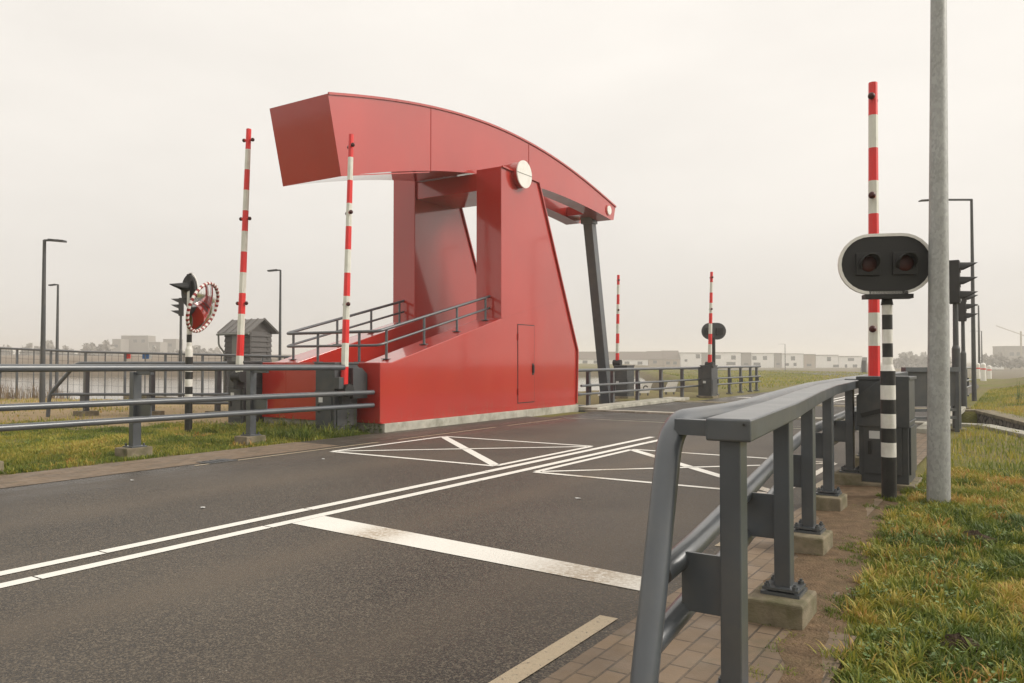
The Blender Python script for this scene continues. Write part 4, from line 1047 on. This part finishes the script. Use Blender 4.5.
M['blades'] = blade_mat('grass_blades', [(.06, .10, .016), (.13, .175, .026), (.235, .25, .035), (.39, .34, .06), (.48, .345, .09), (.40, .20, .05)])
M['straw'] = blade_mat('dry_stalks', [(.12, .085, .05), (.2, .145, .08), (.3, .22, .12), (.1, .06, .04)])
def vnoise(x, y, f, seed=0):
    """smooth value noise 0..1"""
    rg = np.random.default_rng(seed); T = rg.random((64, 64)); a = x*f; b = y*f
    i = np.floor(a).astype(int); j = np.floor(b).astype(int); u = a-i; v = b-j; u = u*u*(3-2*u); v = v*v*(3-2*v)
    g = lambda p, q: T[p % 64, q % 64]
    return (g(i, j)*(1-u)+g(i+1, j)*u)*(1-v)+(g(i, j+1)*(1-u)+g(i+1, j+1)*u)*v
def blades(name, x, y, length, width, tone, m, z=None, lean=.6, label=None):
    n = len(x); rg = np.random.default_rng(len(x))
    z = hgt(x, y) if z is None else z
    a = rg.uniform(0, 2*np.pi, n); w = width; ca, sa = np.cos(a)*w/2, np.sin(a)*w/2
    la = rg.uniform(0, 2*np.pi, n); ln = lean*length*rg.uniform(.2, 1.1, n); lx_, ly_ = np.cos(la)*ln, np.sin(la)*ln
    V = np.zeros((n, 5, 3))
    V[:, 0] = np.stack([x-ca, y-sa, z-.01], 1); V[:, 1] = np.stack([x+ca, y+sa, z-.01], 1)
    h1 = length*.6; V[:, 2] = np.stack([x+lx_*.35+ca*.8, y+ly_*.35+sa*.8, z+h1], 1); V[:, 3] = np.stack([x+lx_*.35-ca*.8, y+ly_*.35-sa*.8, z+h1], 1)
    V[:, 4] = np.stack([x+lx_, y+ly_, z+length*(1-.25*lean)], 1)
    b = np.arange(n)*5
    quads = np.stack([b, b+1, b+2, b+3], 1); tris = np.stack([b+3, b+2, b+4], 1)
    me = bpy.data.meshes.new(name); me.vertices.add(n*5); me.vertices.foreach_set('co', V.astype(np.float32).ravel())
    li = np.concatenate([quads.ravel(), tris.ravel()]).astype(np.int32); me.loops.add(len(li)); me.loops.foreach_set('vertex_index', li)
    me.polygons.add(2*n); me.polygons.foreach_set('loop_start', np.concatenate([np.arange(n)*4, n*4+np.arange(n)*3]).astype(np.int32))
    me.polygons.foreach_set('loop_total', np.concatenate([np.full(n, 4), np.full(n, 3)]).astype(np.int32))
    me.materials.append(M[m]); me.update(calc_edges=True)
    at = me.attributes.new('tone', 'FLOAT', 'POINT'); at.data.foreach_set('value', np.repeat(np.clip(tone, 0, 1), 5).astype(np.float32))
    o = bpy.data.objects.new(name, me); COL.objects.link(o); o['kind'] = 'stuff'
    if label: o['label'] = label
    o['category'] = 'grass'
    return o
BL = [(x, y) for x, y in RPX]
def right_density(x, y):
    """0..1 cover of turf on the right verge: trampled strip behind the footings"""
    edge = np.interp(y, [0, 3.3, 4.2, 5.4, 6.6, 8.0, 9.5, 14], [-.62, -.70, -.80, -.83, -.90, -1.0, -.92, -.95])
    n1 = vnoise(x, y, 3.1, 3); n2 = vnoise(x, y, 9, 4)
    return np.clip((x-edge+.16*(n1-.5)+.10*(n2-.5))*9, 0, 1)
def scatter(n, x0, x1, y0, y1, seed):
    rg = np.random.default_rng(seed); return rg.uniform(x0, x1, n), rg.uniform(y0, y1, n), rg
X_, Y_, rg = scatter(330000, -1.1, 1.6, 1.6, 11, 1)
keep = rg.random(len(X_)) < right_density(X_, Y_)*(1.0/(1+((Y_-3)/5.5)**2*.7))*np.where(X_ > .5, .45, 1)
X_, Y_ = X_[keep], Y_[keep]; k_ = len(X_)
cl = vnoise(X_, Y_, 6.5, 9); cl2 = vnoise(X_, Y_, 17, 10); pt = vnoise(X_, Y_, 1.7, 12); pt2 = vnoise(X_+5, Y_, 4.2, 13)
ln_ = (.02+.045*cl**1.5+.04*cl2**3)*rg.uniform(.5, 1.25, k_)
tone_at = lambda x, y: .0+.66*vnoise(x, y, 1.7, 12)**1.2+.75*(vnoise(x+5, y, 4.2, 13)-.45)
sel = rg.random(k_) < .55; X_, Y_, ln_, cl2 = X_[sel], Y_[sel], ln_[sel], cl2[sel]; k_ = len(X_)
blades('grass', X_, Y_, ln_, rg.uniform(.0026, .005, k_)*(1+Y_*.06), tone_at(X_, Y_)-.08+rg.normal(0, .13, k_), 'blades', lean=.75, label='rough yellow green turf on the right verge')
def clumps(name, x0, x1, y0, y1, nc, seed, dens, lmin, lmax, wid, per, tone_f, label, grow=.06, mat_='blades'):
    rg = np.random.default_rng(seed); cx, cy = rg.uniform(x0, x1, nc), rg.uniform(y0, y1, nc)
    kp = rg.random(nc) < dens(cx, cy); cx, cy = cx[kp], cy[kp]; nc = len(cx)
    L_c = lmin+(lmax-lmin)*rg.random(nc)**2.2; tc = tone_f(cx, cy)+rg.normal(0, .13, nc); rad = .012+L_c*.28
    m = np.repeat(np.arange(nc), per); n = len(m)
    a = rg.uniform(0, 2*np.pi, n); r = np.sqrt(rg.random(n))*rad[m]
    x, y = cx[m]+r*np.cos(a), cy[m]+r*np.sin(a)
    ln = L_c[m]*rg.uniform(.45, 1.15, n); wd = wid*rg.uniform(.6, 1.3, n)*(1+y*grow)
    z = hgt(x, y); lean = ln*(.25+.8*(r/rad[m]))*rg.uniform(.5, 1.2, n); wdir = rg.uniform(0, 2*np.pi, nc)[m]
    la = a+rg.normal(0, .5, n); lx_, ly_ = lean*np.cos(la)+ln*.25*np.cos(wdir), lean*np.sin(la)+ln*.25*np.sin(wdir)
    pa = la+np.pi/2; ca, sa = np.cos(pa)*wd/2, np.sin(pa)*wd/2; up = np.sqrt(np.maximum(ln**2-(lx_**2+ly_**2)*.7, (ln*.25)**2))
    V = np.zeros((n, 7, 3))
    for j, (t_, wf) in enumerate(((0, .8), (.45, 1.0), (.8, .7))):
        px_, py_, pz_ = x+lx_*t_**1.7, y+ly_*t_**1.7, z-.005+up*(1-(1-t_)**1.5)
        V[:, 2*j] = np.stack([px_-ca*wf, py_-sa*wf, pz_], 1); V[:, 2*j+1] = np.stack([px_+ca*wf, py_+sa*wf, pz_], 1)
    V[:, 6] = np.stack([x+lx_*1.1, y+ly_*1.1, z+up*.94], 1)
    b = np.arange(n)*7
    li = np.concatenate([np.stack([b, b+1, b+3, b+2], 1).ravel(), np.stack([b+2, b+3, b+5, b+4], 1).ravel(), np.stack([b+4, b+5, b+6], 1).ravel()]).astype(np.int32)
    me = bpy.data.meshes.new(name); me.vertices.add(n*7); me.vertices.foreach_set('co', V.astype(np.float32).ravel())
    me.loops.add(len(li)); me.loops.foreach_set('vertex_index', li); me.polygons.add(3*n)
    me.polygons.foreach_set('loop_start', np.concatenate([np.arange(2*n)*4, 8*n+np.arange(n)*3]).astype(np.int32))
    me.polygons.foreach_set('loop_total', np.concatenate([np.full(2*n, 4), np.full(n, 3)]).astype(np.int32))
    me.materials.append(M[mat_]); me.update(calc_edges=True)
    tn = np.clip(tc[m]+rg.normal(0, .09, n), 0, 1)
    tv = np.repeat(tn[:, None], 7, 1); tv[:, 4:] += .10
    at = me.attributes.new('tone', 'FLOAT', 'POINT'); at.data.foreach_set('value', np.clip(tv, 0, 1).astype(np.float32).ravel())
    o = bpy.data.objects.new(name, me); COL.objects.link(o); o['kind'] = 'stuff'; o['label'] = label; o['category'] = 'grass'; return o
clumps('grass', -1.05, 1.3, 1.7, 10.5, 15000, 51, lambda x, y: right_density(x, y)*np.clip(-.1+1.7*vnoise(x, y, 5.1, 61), 0, 1)*np.where(x > .4, .5, 1), .022, .105, .0055, 17, tone_at, 'tussocks of longer grass on the right verge')
clumps('grass', -.95, .8, 1.8, 10.0, 1100, 52, lambda x, y: right_density(x, y)*(vnoise(x, y, 2.1, 62) > .45), .04, .12, .004, 14, lambda x, y: .88+0*x, 'faded orange and straw blades in the right verge')
# small round leaved weeds between the blades
rgw = np.random.default_rng(90); wx, wy = rgw.uniform(-.95, .7, 1500), rgw.uniform(2.2, 9, 1500)
kw = (right_density(wx, wy) > .6) & (vnoise(wx, wy, 2.7, 63) > .5); wx, wy = wx[kw], wy[kw]
lf_ = MB()
for x, y in zip(wx, wy):
    z_ = float(hgt(np.array(x), np.array(y)))+rgw.uniform(.02, .055)
    for k in range(rgw.integers(3, 7)):
        a = rgw.uniform(0, 6.28); l = rgw.uniform(.012, .026); d = Vector((math.cos(a), math.sin(a), rgw.uniform(-.2, .5))); q2 = Vector((-d.y, d.x, 0)); c = Vector((x, y, z_))+d*.006
        lf_.add([c, c+d*l*.55+q2*l*.42, c+d*l, c+d*l*.55-q2*l*.42], [(0, 1, 2, 3)])
M['cloverleaf'] = mat('small_weed_leaf', (.13, .2, .06), .5, 0, .3, 20)
wo = build('ground_weeds', lf_, 'cloverleaf'); wo['kind'] = 'stuff'; wo['label'] = 'small round leaved weeds in the right turf'
X_, Y_, rg = scatter(70000, -1.4, 9, 9.5, 40, 2)
ok = ((Y_ < canal_near(X_)-.25) & (right_density(X_, Y_) > .5)) | ((Y_ > canal_far(X_)+.35) & (X_ > -1.15))
X_, Y_ = X_[ok], Y_[ok]; k_ = len(X_); pt = vnoise(X_, Y_, .9, 12)
blades('grass', X_, Y_, (.04+.09*vnoise(X_, Y_, 2.2, 5))*rg.uniform(.6, 1.3, k_), rg.uniform(.008, .016, k_), .2+.6*pt+rg.normal(0, .12, k_), 'blades', lean=.6, label='coarse turf on the canal banks at right')
# left verge
X_, Y_, rg = scatter(420000, -21.5, -9.55, -2, 14.5, 3)
den = np.clip((-9.68-X_+.3*(vnoise(X_, Y_, 2.3, 21)-.5))*5, 0, 1)
zdep = -X_*.5433+Y_*.8395
den *= 1-np.clip((zdep-15.0+2.0*(vnoise(X_, Y_, .8, 22)-.5))/1.2, 0, .99)
den *= ~((X_ > -12.9) & (Y_ > 10.4))
keep = rg.random(len(X_)) < den; X_, Y_ = X_[keep], Y_[keep]; k_ = len(X_)
pt = vnoise(X_, Y_, .9, 23); cl = vnoise(X_, Y_, 3.6, 24)
tall = np.exp(-(((X_+10.9)/1.3)**2+((Y_-9.6)/1.2)**2))
blades('grass', X_, Y_, (.025+.07*cl**1.6+.1*tall*cl)*rg.uniform(.5, 1.35, k_), rg.uniform(.006, .011, k_), .1+.5*pt+.55*(vnoise(X_, Y_, 2.1, 25)-.5)+.2*(cl-.5)+rg.normal(0, .13, k_)-.15*tall, 'blades', lean=.7, label='short green turf on the left verge')
one = lambda v: (lambda x, y: np.full(np.shape(x), v))
clumps('grass', -10.75, -9.72, 8.75, 10.3, 170, 71, one(1.0), .08, .30, .010, 22, one(.16), 'tall dark green tufts beside the left barrier cabinets', 0.0)
clumps('grass', -12.75, -10.55, 9.0, 10.45, 260, 72, one(1.0), .07, .26, .010, 18, one(.3), 'ragged grass in front of the red tower base', 0.0)
clumps('grass', -13.5, -9.75, 1.5, 9.2, 2600, 73, lambda x, y: (vnoise(x, y, 1.9, 74) > .5)*1.0, .04, .12, .010, 14, lambda x, y: .05+.9*vnoise(x, y, 1.3, 75), 'clumpy grass on the left verge', 0.0)
# tufts at the foot of the near footings and posts
tx_, ty_, tl_, tt_ = [], [], [], []
rg = np.random.default_rng(77)
def tuft(cx, cy, rad, n, l, tone):
    a = rg.uniform(0, 2*np.pi, n); r = rad*np.sqrt(rg.random(n)); tx_.extend(cx+r*np.cos(a)); ty_.extend(cy+r*np.sin(a)); tl_.extend(l*rg.uniform(.4, 1.2, n)*(1-.4*r/rad)); tt_.extend(tone+rg.normal(0, .1, n))
for (x, y) in RPX[1:6]:
    for _ in range(7): tuft(x-.17+rg.uniform(0, .36), y-.17+rg.uniform(-.03, .01), .04, 40, .05, .15)
    for _ in range(5): tuft(x+.17+rg.uniform(0, .05), y+rg.uniform(-.1, .3), .05, 50, .06, .2)
    tuft(x+.2+rg.uniform(-.05, .1), y+rg.uniform(-.4, .6), .09, 160, .07, .15)
for _ in range(10): a = rg.uniform(0, 6.28); tuft(-.635+.12*math.cos(a), 8.07+.12*math.sin(a), .06, 70, .10, .25)
for _ in range(8): a = rg.uniform(0, 6.28); tuft(-1.05+.1*math.cos(a), 8.15+.1*math.sin(a), .05, 60, .08, .25)
for _ in range(16): tuft(-.92+rg.uniform(-.05, .08), 8.6+rg.uniform(0, 1.2), .06, 70, .1, .3)
for _ in range(14): tuft(-.55+rg.uniform(-.2, .5), 7.2+rg.uniform(-1, 2.5), .1, 130, .13, .35)
for _ in range(46): tuft(-.84+rg.uniform(-.16, .14), rg.uniform(3.2, 8), .05, 60, .055, rg.uniform(.1, .5))
for cx_, cy_ in ((-1.12, 6.1), (-1.0, 5.1), (-1.25, 7.75), (-.92, 4.45), (-1.3, 8.6), (-1.05, 6.9)):
    for _ in range(7): tuft(cx_+rg.normal(0, .08), cy_+rg.normal(0, .12), .06, 60, .05, .18)
for (x, y) in ((-10.12, 4.33), (-10.12, 6.2), (-10.12, 8.12)):
    for _ in range(7): tuft(x+rg.uniform(-.22, .25), y-.33+rg.uniform(-.04, .02), .07, 50, .08, .2)
    for _ in range(6): tuft(x+.24, y+rg.uniform(-.3, .3), .05, 40, .06, .2)
for _ in range(30): tuft(rg.uniform(-10.6, -9.75), rg.uniform(8.8, 10.35), .12, 110, .16, .15)
for _ in range(26): tuft(rg.uniform(-12.6, -10.8), rg.uniform(9.2, 10.2), .15, 90, .2, .3)
blades('grass', np.array(tx_), np.array(ty_), np.array(tl_), np.full(len(tx_), .004)*(1+np.hypot(np.array(tx_), np.array(ty_))*.06), np.array(tt_), 'blades', lean=.8, label='tufts of grass around footings and post feet')
# meadow beyond the bridge
X_, Y_, rg = scatter(50000, -60, -9.9, 24.5, 110, 4)
ok = (X_+.42*(Y_-23.3) > -11.0+1.2) & ((X_*.8395+Y_*.5433)-.14*(-X_*.5433+Y_*.8395) > 4.6); X_, Y_ = X_[ok], Y_[ok]; k_ = len(X_); pt = vnoise(X_, Y_, .25, 31)
blades('grass', X_, Y_, rg.uniform(.05, .16, k_)*(.5+pt), rg.uniform(.02, .05, k_), .22+.4*pt+rg.normal(0, .1, k_), 'blades', lean=.5, label='meadow grass beyond the bridge')
# dry reeds along the lake shore
pxr = rg.uniform(-60, 330, 5200); dz = rg.uniform(31.6, 34.4, 5200); u_ = (pxr-512)/FPX
Xr = FW.x/math.cos(TI)*dz+RT.x*u_*dz; Yr = FW.y/math.cos(TI)*dz+RT.y*u_*dz
dn = vnoise(Xr, Yr, .35, 41); kp = rg.random(5200) < np.clip((dn-.3)*1.6, 0.05, 1); Xr, Yr = Xr[kp], Yr[kp]; k_ = len(Xr)
o = blades('reeds', Xr, Yr, rg.uniform(.15, .7, k_)*(.3+.9*dn[kp]), rg.uniform(.012, .022, k_), rg.random(k_), 'straw', z=np.maximum(hgt(Xr, Yr), -1.0), lean=.35, label='thin dry reeds along the lake shore')
X_, Y_, rg = scatter(60000, -36, -13, 2, 24, 6)
zdep = -X_*.5433+Y_*.8395; ok = (zdep > 14) & (zdep < 31) & (rg.random(len(X_)) < np.clip((vnoise(X_, Y_, .6, 51)-.5)*2.2, .02, 1)) & ~((X_ > -13.2) & (Y_ > 10.4)) & ~((Y_ > 17.6)&(X_>-30))
X_, Y_ = X_[ok], Y_[ok]; k_ = len(X_)
blades('grass', X_, Y_, rg.uniform(.04, .16, k_), rg.uniform(.01, .02, k_), rg.uniform(.2, .95, k_), 'blades', lean=.6, label='sparse dry grass on the sandy bank')
# ------------------------------------------------------------------ trampled soil, mole hills, weeds, litter
ys_ = np.linspace(3.0, 9.7, 60)
lft = [(np.interp(y, [3.0, 3.6, 4.1, 5, 7.5, 9.7], [-.74, -.86, -1.08, -1.28, -1.52, -1.6])+.05*math.sin(y*5)+.03*math.sin(y*13+1), y) for y in ys_]
rgt = [(np.interp(y, [3.0, 4.2, 5.4, 6.6, 8.0, 9.7], [-.58, -.66, -.72, -.80, -.88, -.95])+.03*math.sin(y*4), y) for y in ys_]
mb = MB(); v = []
for (a, y), (b, _) in zip(lft, rgt): v += [(a, y, .0052), ((a+b)/2, y, .014+.006*math.sin(y*3)), (b, y, -.03)]
mb.add(v, [q_ for i in range(len(ys_)-1) for q_ in ((3*i, 3*i+1, 3*i+4, 3*i+3), (3*i+1, 3*i+2, 3*i+5, 3*i+4))], 0, True)
struct(build('dirt_path', mb, 'dirt'))
def mound(x, y, r, h, label, seed):
    rg_ = np.random.default_rng(seed); n, m_ = 22, 7; v = [(x, y, h)]; f = []
    for j in range(1, m_+1):
        for i in range(n):
            t_ = j/m_; rr = r*t_*(1+.25*math.sin(i*1.3+seed)+rg_.uniform(-.12, .12)); a = 2*math.pi*i/n
            v.append((x+rr*math.cos(a), y+rr*.8*math.sin(a), h*(1-t_**1.6)*(1+rg_.uniform(-.35, .35))-.01*(j == m_)))
    for i in range(n): f.append((0, 1+i, 1+(i+1) % n))
    for j in range(m_-1):
        for i in range(n): f.append((1+j*n+i, 1+(j+1)*n+i, 1+(j+1)*n+(i+1) % n, 1+j*n+(i+1) % n))
    tag(build('molehill', MB().add(v, f, 0, True), 'molehill'), label, 'molehill', 'small dark molehills in the right grass')
mound(-.29, 6.6, .14, .06, 'dark molehill in the grass to the right of the galvanised pole', 2)
mound(-.24, 4.12, .10, .05, 'small dark molehill in the grass near the bottom right', 3)
def weed(x, y, h, n, label, seed, z=.0):
    rg_ = random.Random(seed); st = MB(); lf = MB()
    for i in range(n):
        bx, by = x+rg_.uniform(-.12, .12), y+rg_.uniform(-.12, .12); hh = h*rg_.uniform(.5, 1.1); dx, dy = rg_.uniform(-.08, .08), rg_.uniform(-.08, .08)
        st.cyl((bx, by, z-.02), (bx+dx, by+dy, z+hh), .004, .002, 5)
        for k in range(14):
            t_ = .15+.85*k/14; c = Vector((bx+dx*t_, by+dy*t_, z+hh*t_)); a = rg_.uniform(0, 6.28); l = .05*(1.25-t_)*1.5
            d = Vector((math.cos(a), math.sin(a), .35)); s2 = Vector((-d.y, d.x, 0))
            lf.add([c, c+d*l*.5+s2*l*.28, c+d*l, c+d*l*.5-s2*l*.28], [(0, 1, 2, 3)])
    t_ = thing('weed', label, 'plant', (x, y, z), 0, 'leafy weeds'); build('stem', st, M['weed'], t_, (x, y, z)); build('leaves', lf, M['weed'], t_, (x, y, z))
M['weed'] = mat('weed_leaf', (.1, .15, .03), .6, 0, .35, 9)
weed(-10.05, 10.2, .55, 9, 'leafy green weed growing against the front of the red tower', 1)
weed(-9.72, 10.45, .22, 7, 'low dark weed at the front corner of the concrete plinth', 2)
weed(-11.5, 10.0, .35, 6, 'weed growing between the two left barrier cabinets', 3)
weed(.02, 27.0, .7, 14, 'leafy bush on the far bank at the right edge of the view', 4, .1)
def litter(x, y, s, label, seed):
    rg_ = random.Random(seed); n = 7
    v = [(x+s*rg_.uniform(.5, 1)*math.cos(6.283*i/n), y+s*.6*rg_.uniform(.5, 1)*math.sin(6.283*i/n), .004+rg_.uniform(0, .008)) for i in range(n)]
    v += [(a, b, c+.004) for a, b, c in v]
    mb_ = MB().add(v, [tuple(range(n)), tuple(range(2*n-1, n-1, -1))]+[(i, (i+1) % n, n+(i+1) % n, n+i) for i in range(n)])
    tag(build('paper_scrap', mb_, 'sticker'), label, 'litter')
def gpt(px, py):
    d = FW+RT*((px-512)/FPX)+UP*((341.5-py)/FPX); t_ = -EYE/d.z; return (d*t_).x, (d*t_).y
for (px, py), lab in (((132, 481), 'tiny white scrap on the asphalt by the left verge'), ((203, 508.5), 'tiny white scrap in the middle of the left lane'), ((323, 459.5), 'tiny white scrap near the left cross-hatched box'), ((578, 499), 'tiny pale scrap on the road right of the double line')):
    x, y = gpt(px, py); litter(x, y, .035, lab, int(px))
tag(build('drain_cover', MB().box((-8.78, 6.2, .002), (-8.5, 6.62, .009)).box((-8.74, 6.26, .009), (-8.54, 6.30, .014)).box((-8.74, 6.36, .009), (-8.54, 6.40, .014)).box((-8.74, 6.46, .009), (-8.54, 6.50, .014)), 'cab'), 'dark iron gully grate at the left road edge', 'drain')
# ------------------------------------------------------------------ haze
hz = MB().box((-1540, -130, -3.6), (1540, 1540, 20)); ho = build('haze', hz, 'black'); ho['kind'] = 'stuff'
hm = bpy.data.materials.new('pale_haze'); hm.use_nodes = True; nt = hm.node_tree
for n_ in list(nt.nodes):
    if n_.type != 'OUTPUT_MATERIAL': nt.nodes.remove(n_)
pv_ = nt.nodes.new('ShaderNodeVolumePrincipled'); pv_.inputs['Color'].default_value = (.985, .96, .915, 1); pv_.inputs['Density'].default_value = .0014; pv_.inputs['Anisotropy'].default_value = .3
nt.links.new(pv_.outputs[0], nt.nodes['Material Output'].inputs['Volume']); ho.data.materials.clear(); ho.data.materials.append(hm)
# ------------------------------------------------------------------ light
SUN_AZ = R(62); SUN_EL = R(33)      # azimuth from +Y towards +X
w = bpy.data.worlds.new('World'); SC.world = w; w.use_nodes = True; nt = w.node_tree; N = nt.nodes; L = nt.links
bg = N['Background']; bg.inputs['Strength'].default_value = .1
sk = N.new('ShaderNodeTexSky'); sk.sky_type = 'NISHITA'; sk.sun_disc = False; sk.sun_elevation = SUN_EL; sk.sun_rotation = SUN_AZ
sk.air_density = 1.0; sk.dust_density = 6.0; sk.ozone_density = 1.0
hs = N.new('ShaderNodeHueSaturation'); hs.inputs['Saturation'].default_value = .05; L.new(sk.outputs[0], hs.inputs['Color'])
tint = N.new('ShaderNodeMix'); tint.data_type = 'RGBA'; tint.blend_type = 'MULTIPLY'; tint.inputs[0].default_value = 1; tint.inputs[7].default_value = (1.0, .96, .90, 1); L.new(hs.outputs[0], tint.inputs[6])
mx = N.new('ShaderNodeMix'); mx.data_type = 'RGBA'; mx.inputs[0].default_value = .8; L.new(tint.outputs[2], mx.inputs[6]); mx.inputs[7].default_value = (7.1, 6.75, 6.3, 1)
gc = N.new('ShaderNodeTexCoord'); mp = N.new('ShaderNodeMapping'); mp.inputs['Scale'].default_value = (1, 1, 3.2); L.new(gc.outputs['Generated'], mp.inputs['Vector'])
cn = N.new('ShaderNodeTexNoise'); cn.inputs['Scale'].default_value = 1.7; cn.inputs['Detail'].default_value = 5; cn.inputs['Roughness'].default_value = .55; L.new(mp.outputs[0], cn.inputs['Vector'])
cr_ = N.new('ShaderNodeMapRange'); cr_.inputs[1].default_value = .3; cr_.inputs[2].default_value = .7; cr_.inputs[3].default_value = .93; cr_.inputs[4].default_value = 1.06; L.new(cn.outputs['Fac'], cr_.inputs[0])
cm = N.new('ShaderNodeMix'); cm.data_type = 'RGBA'; cm.blend_type = 'MULTIPLY'; cm.inputs[0].default_value = 1; L.new(mx.outputs[2], cm.inputs[6]); L.new(cr_.outputs[0], cm.inputs[7])
sz = N.new('ShaderNodeSeparateXYZ'); L.new(gc.outputs['Generated'], sz.inputs[0])
el_ = N.new('ShaderNodeMapRange'); el_.inputs[1].default_value = 0; el_.inputs[2].default_value = 1; el_.inputs[3].default_value = .86; el_.inputs[4].default_value = 1.42; L.new(sz.outputs[2], el_.inputs[0])
ce = N.new('ShaderNodeMix'); ce.data_type = 'RGBA'; ce.blend_type = 'MULTIPLY'; ce.inputs[0].default_value = 1; L.new(cm.outputs[2], ce.inputs[6]); L.new(el_.outputs[0], ce.inputs[7])
L.new(ce.outputs[2], bg.inputs['Color'])
sl = bpy.data.lights.new('sun', 'SUN'); sl.energy = 1.5; sl.angle = R(24); sl.color = (1, .95, .87)
so = bpy.data.objects.new('sun', sl); COL.objects.link(so)
sd_ = Vector((math.sin(SUN_AZ)*math.cos(SUN_EL), math.cos(SUN_AZ)*math.cos(SUN_EL), math.sin(SUN_EL)))
so.rotation_euler = (-sd_).to_track_quat('-Z', 'Y').to_euler(); so.location = (0, 0, 60)
# ------------------------------------------------------------------ camera
cam = bpy.data.cameras.new('camera'); co = bpy.data.objects.new('camera', cam); COL.objects.link(co); SC.camera = co
cam.sensor_width = 36; cam.lens = 36*FPX/1024; cam.clip_start = .05; cam.clip_end = 4000
co.location = (0, 0, EYE)
co.matrix_world = Matrix(((RT.x, UP.x, -FW.x, 0), (RT.y, UP.y, -FW.y, 0), (RT.z, UP.z, -FW.z, EYE), (0, 0, 0, 1)))
SC.view_settings.view_transform = 'Standard'; SC.view_settings.look = 'None'; SC.view_settings.gamma = 1; SC.view_settings.exposure = 0.55
SC.cycles.volume_bounces = 2; SC.cycles.max_bounces = 8; SC.cycles.use_denoising = True
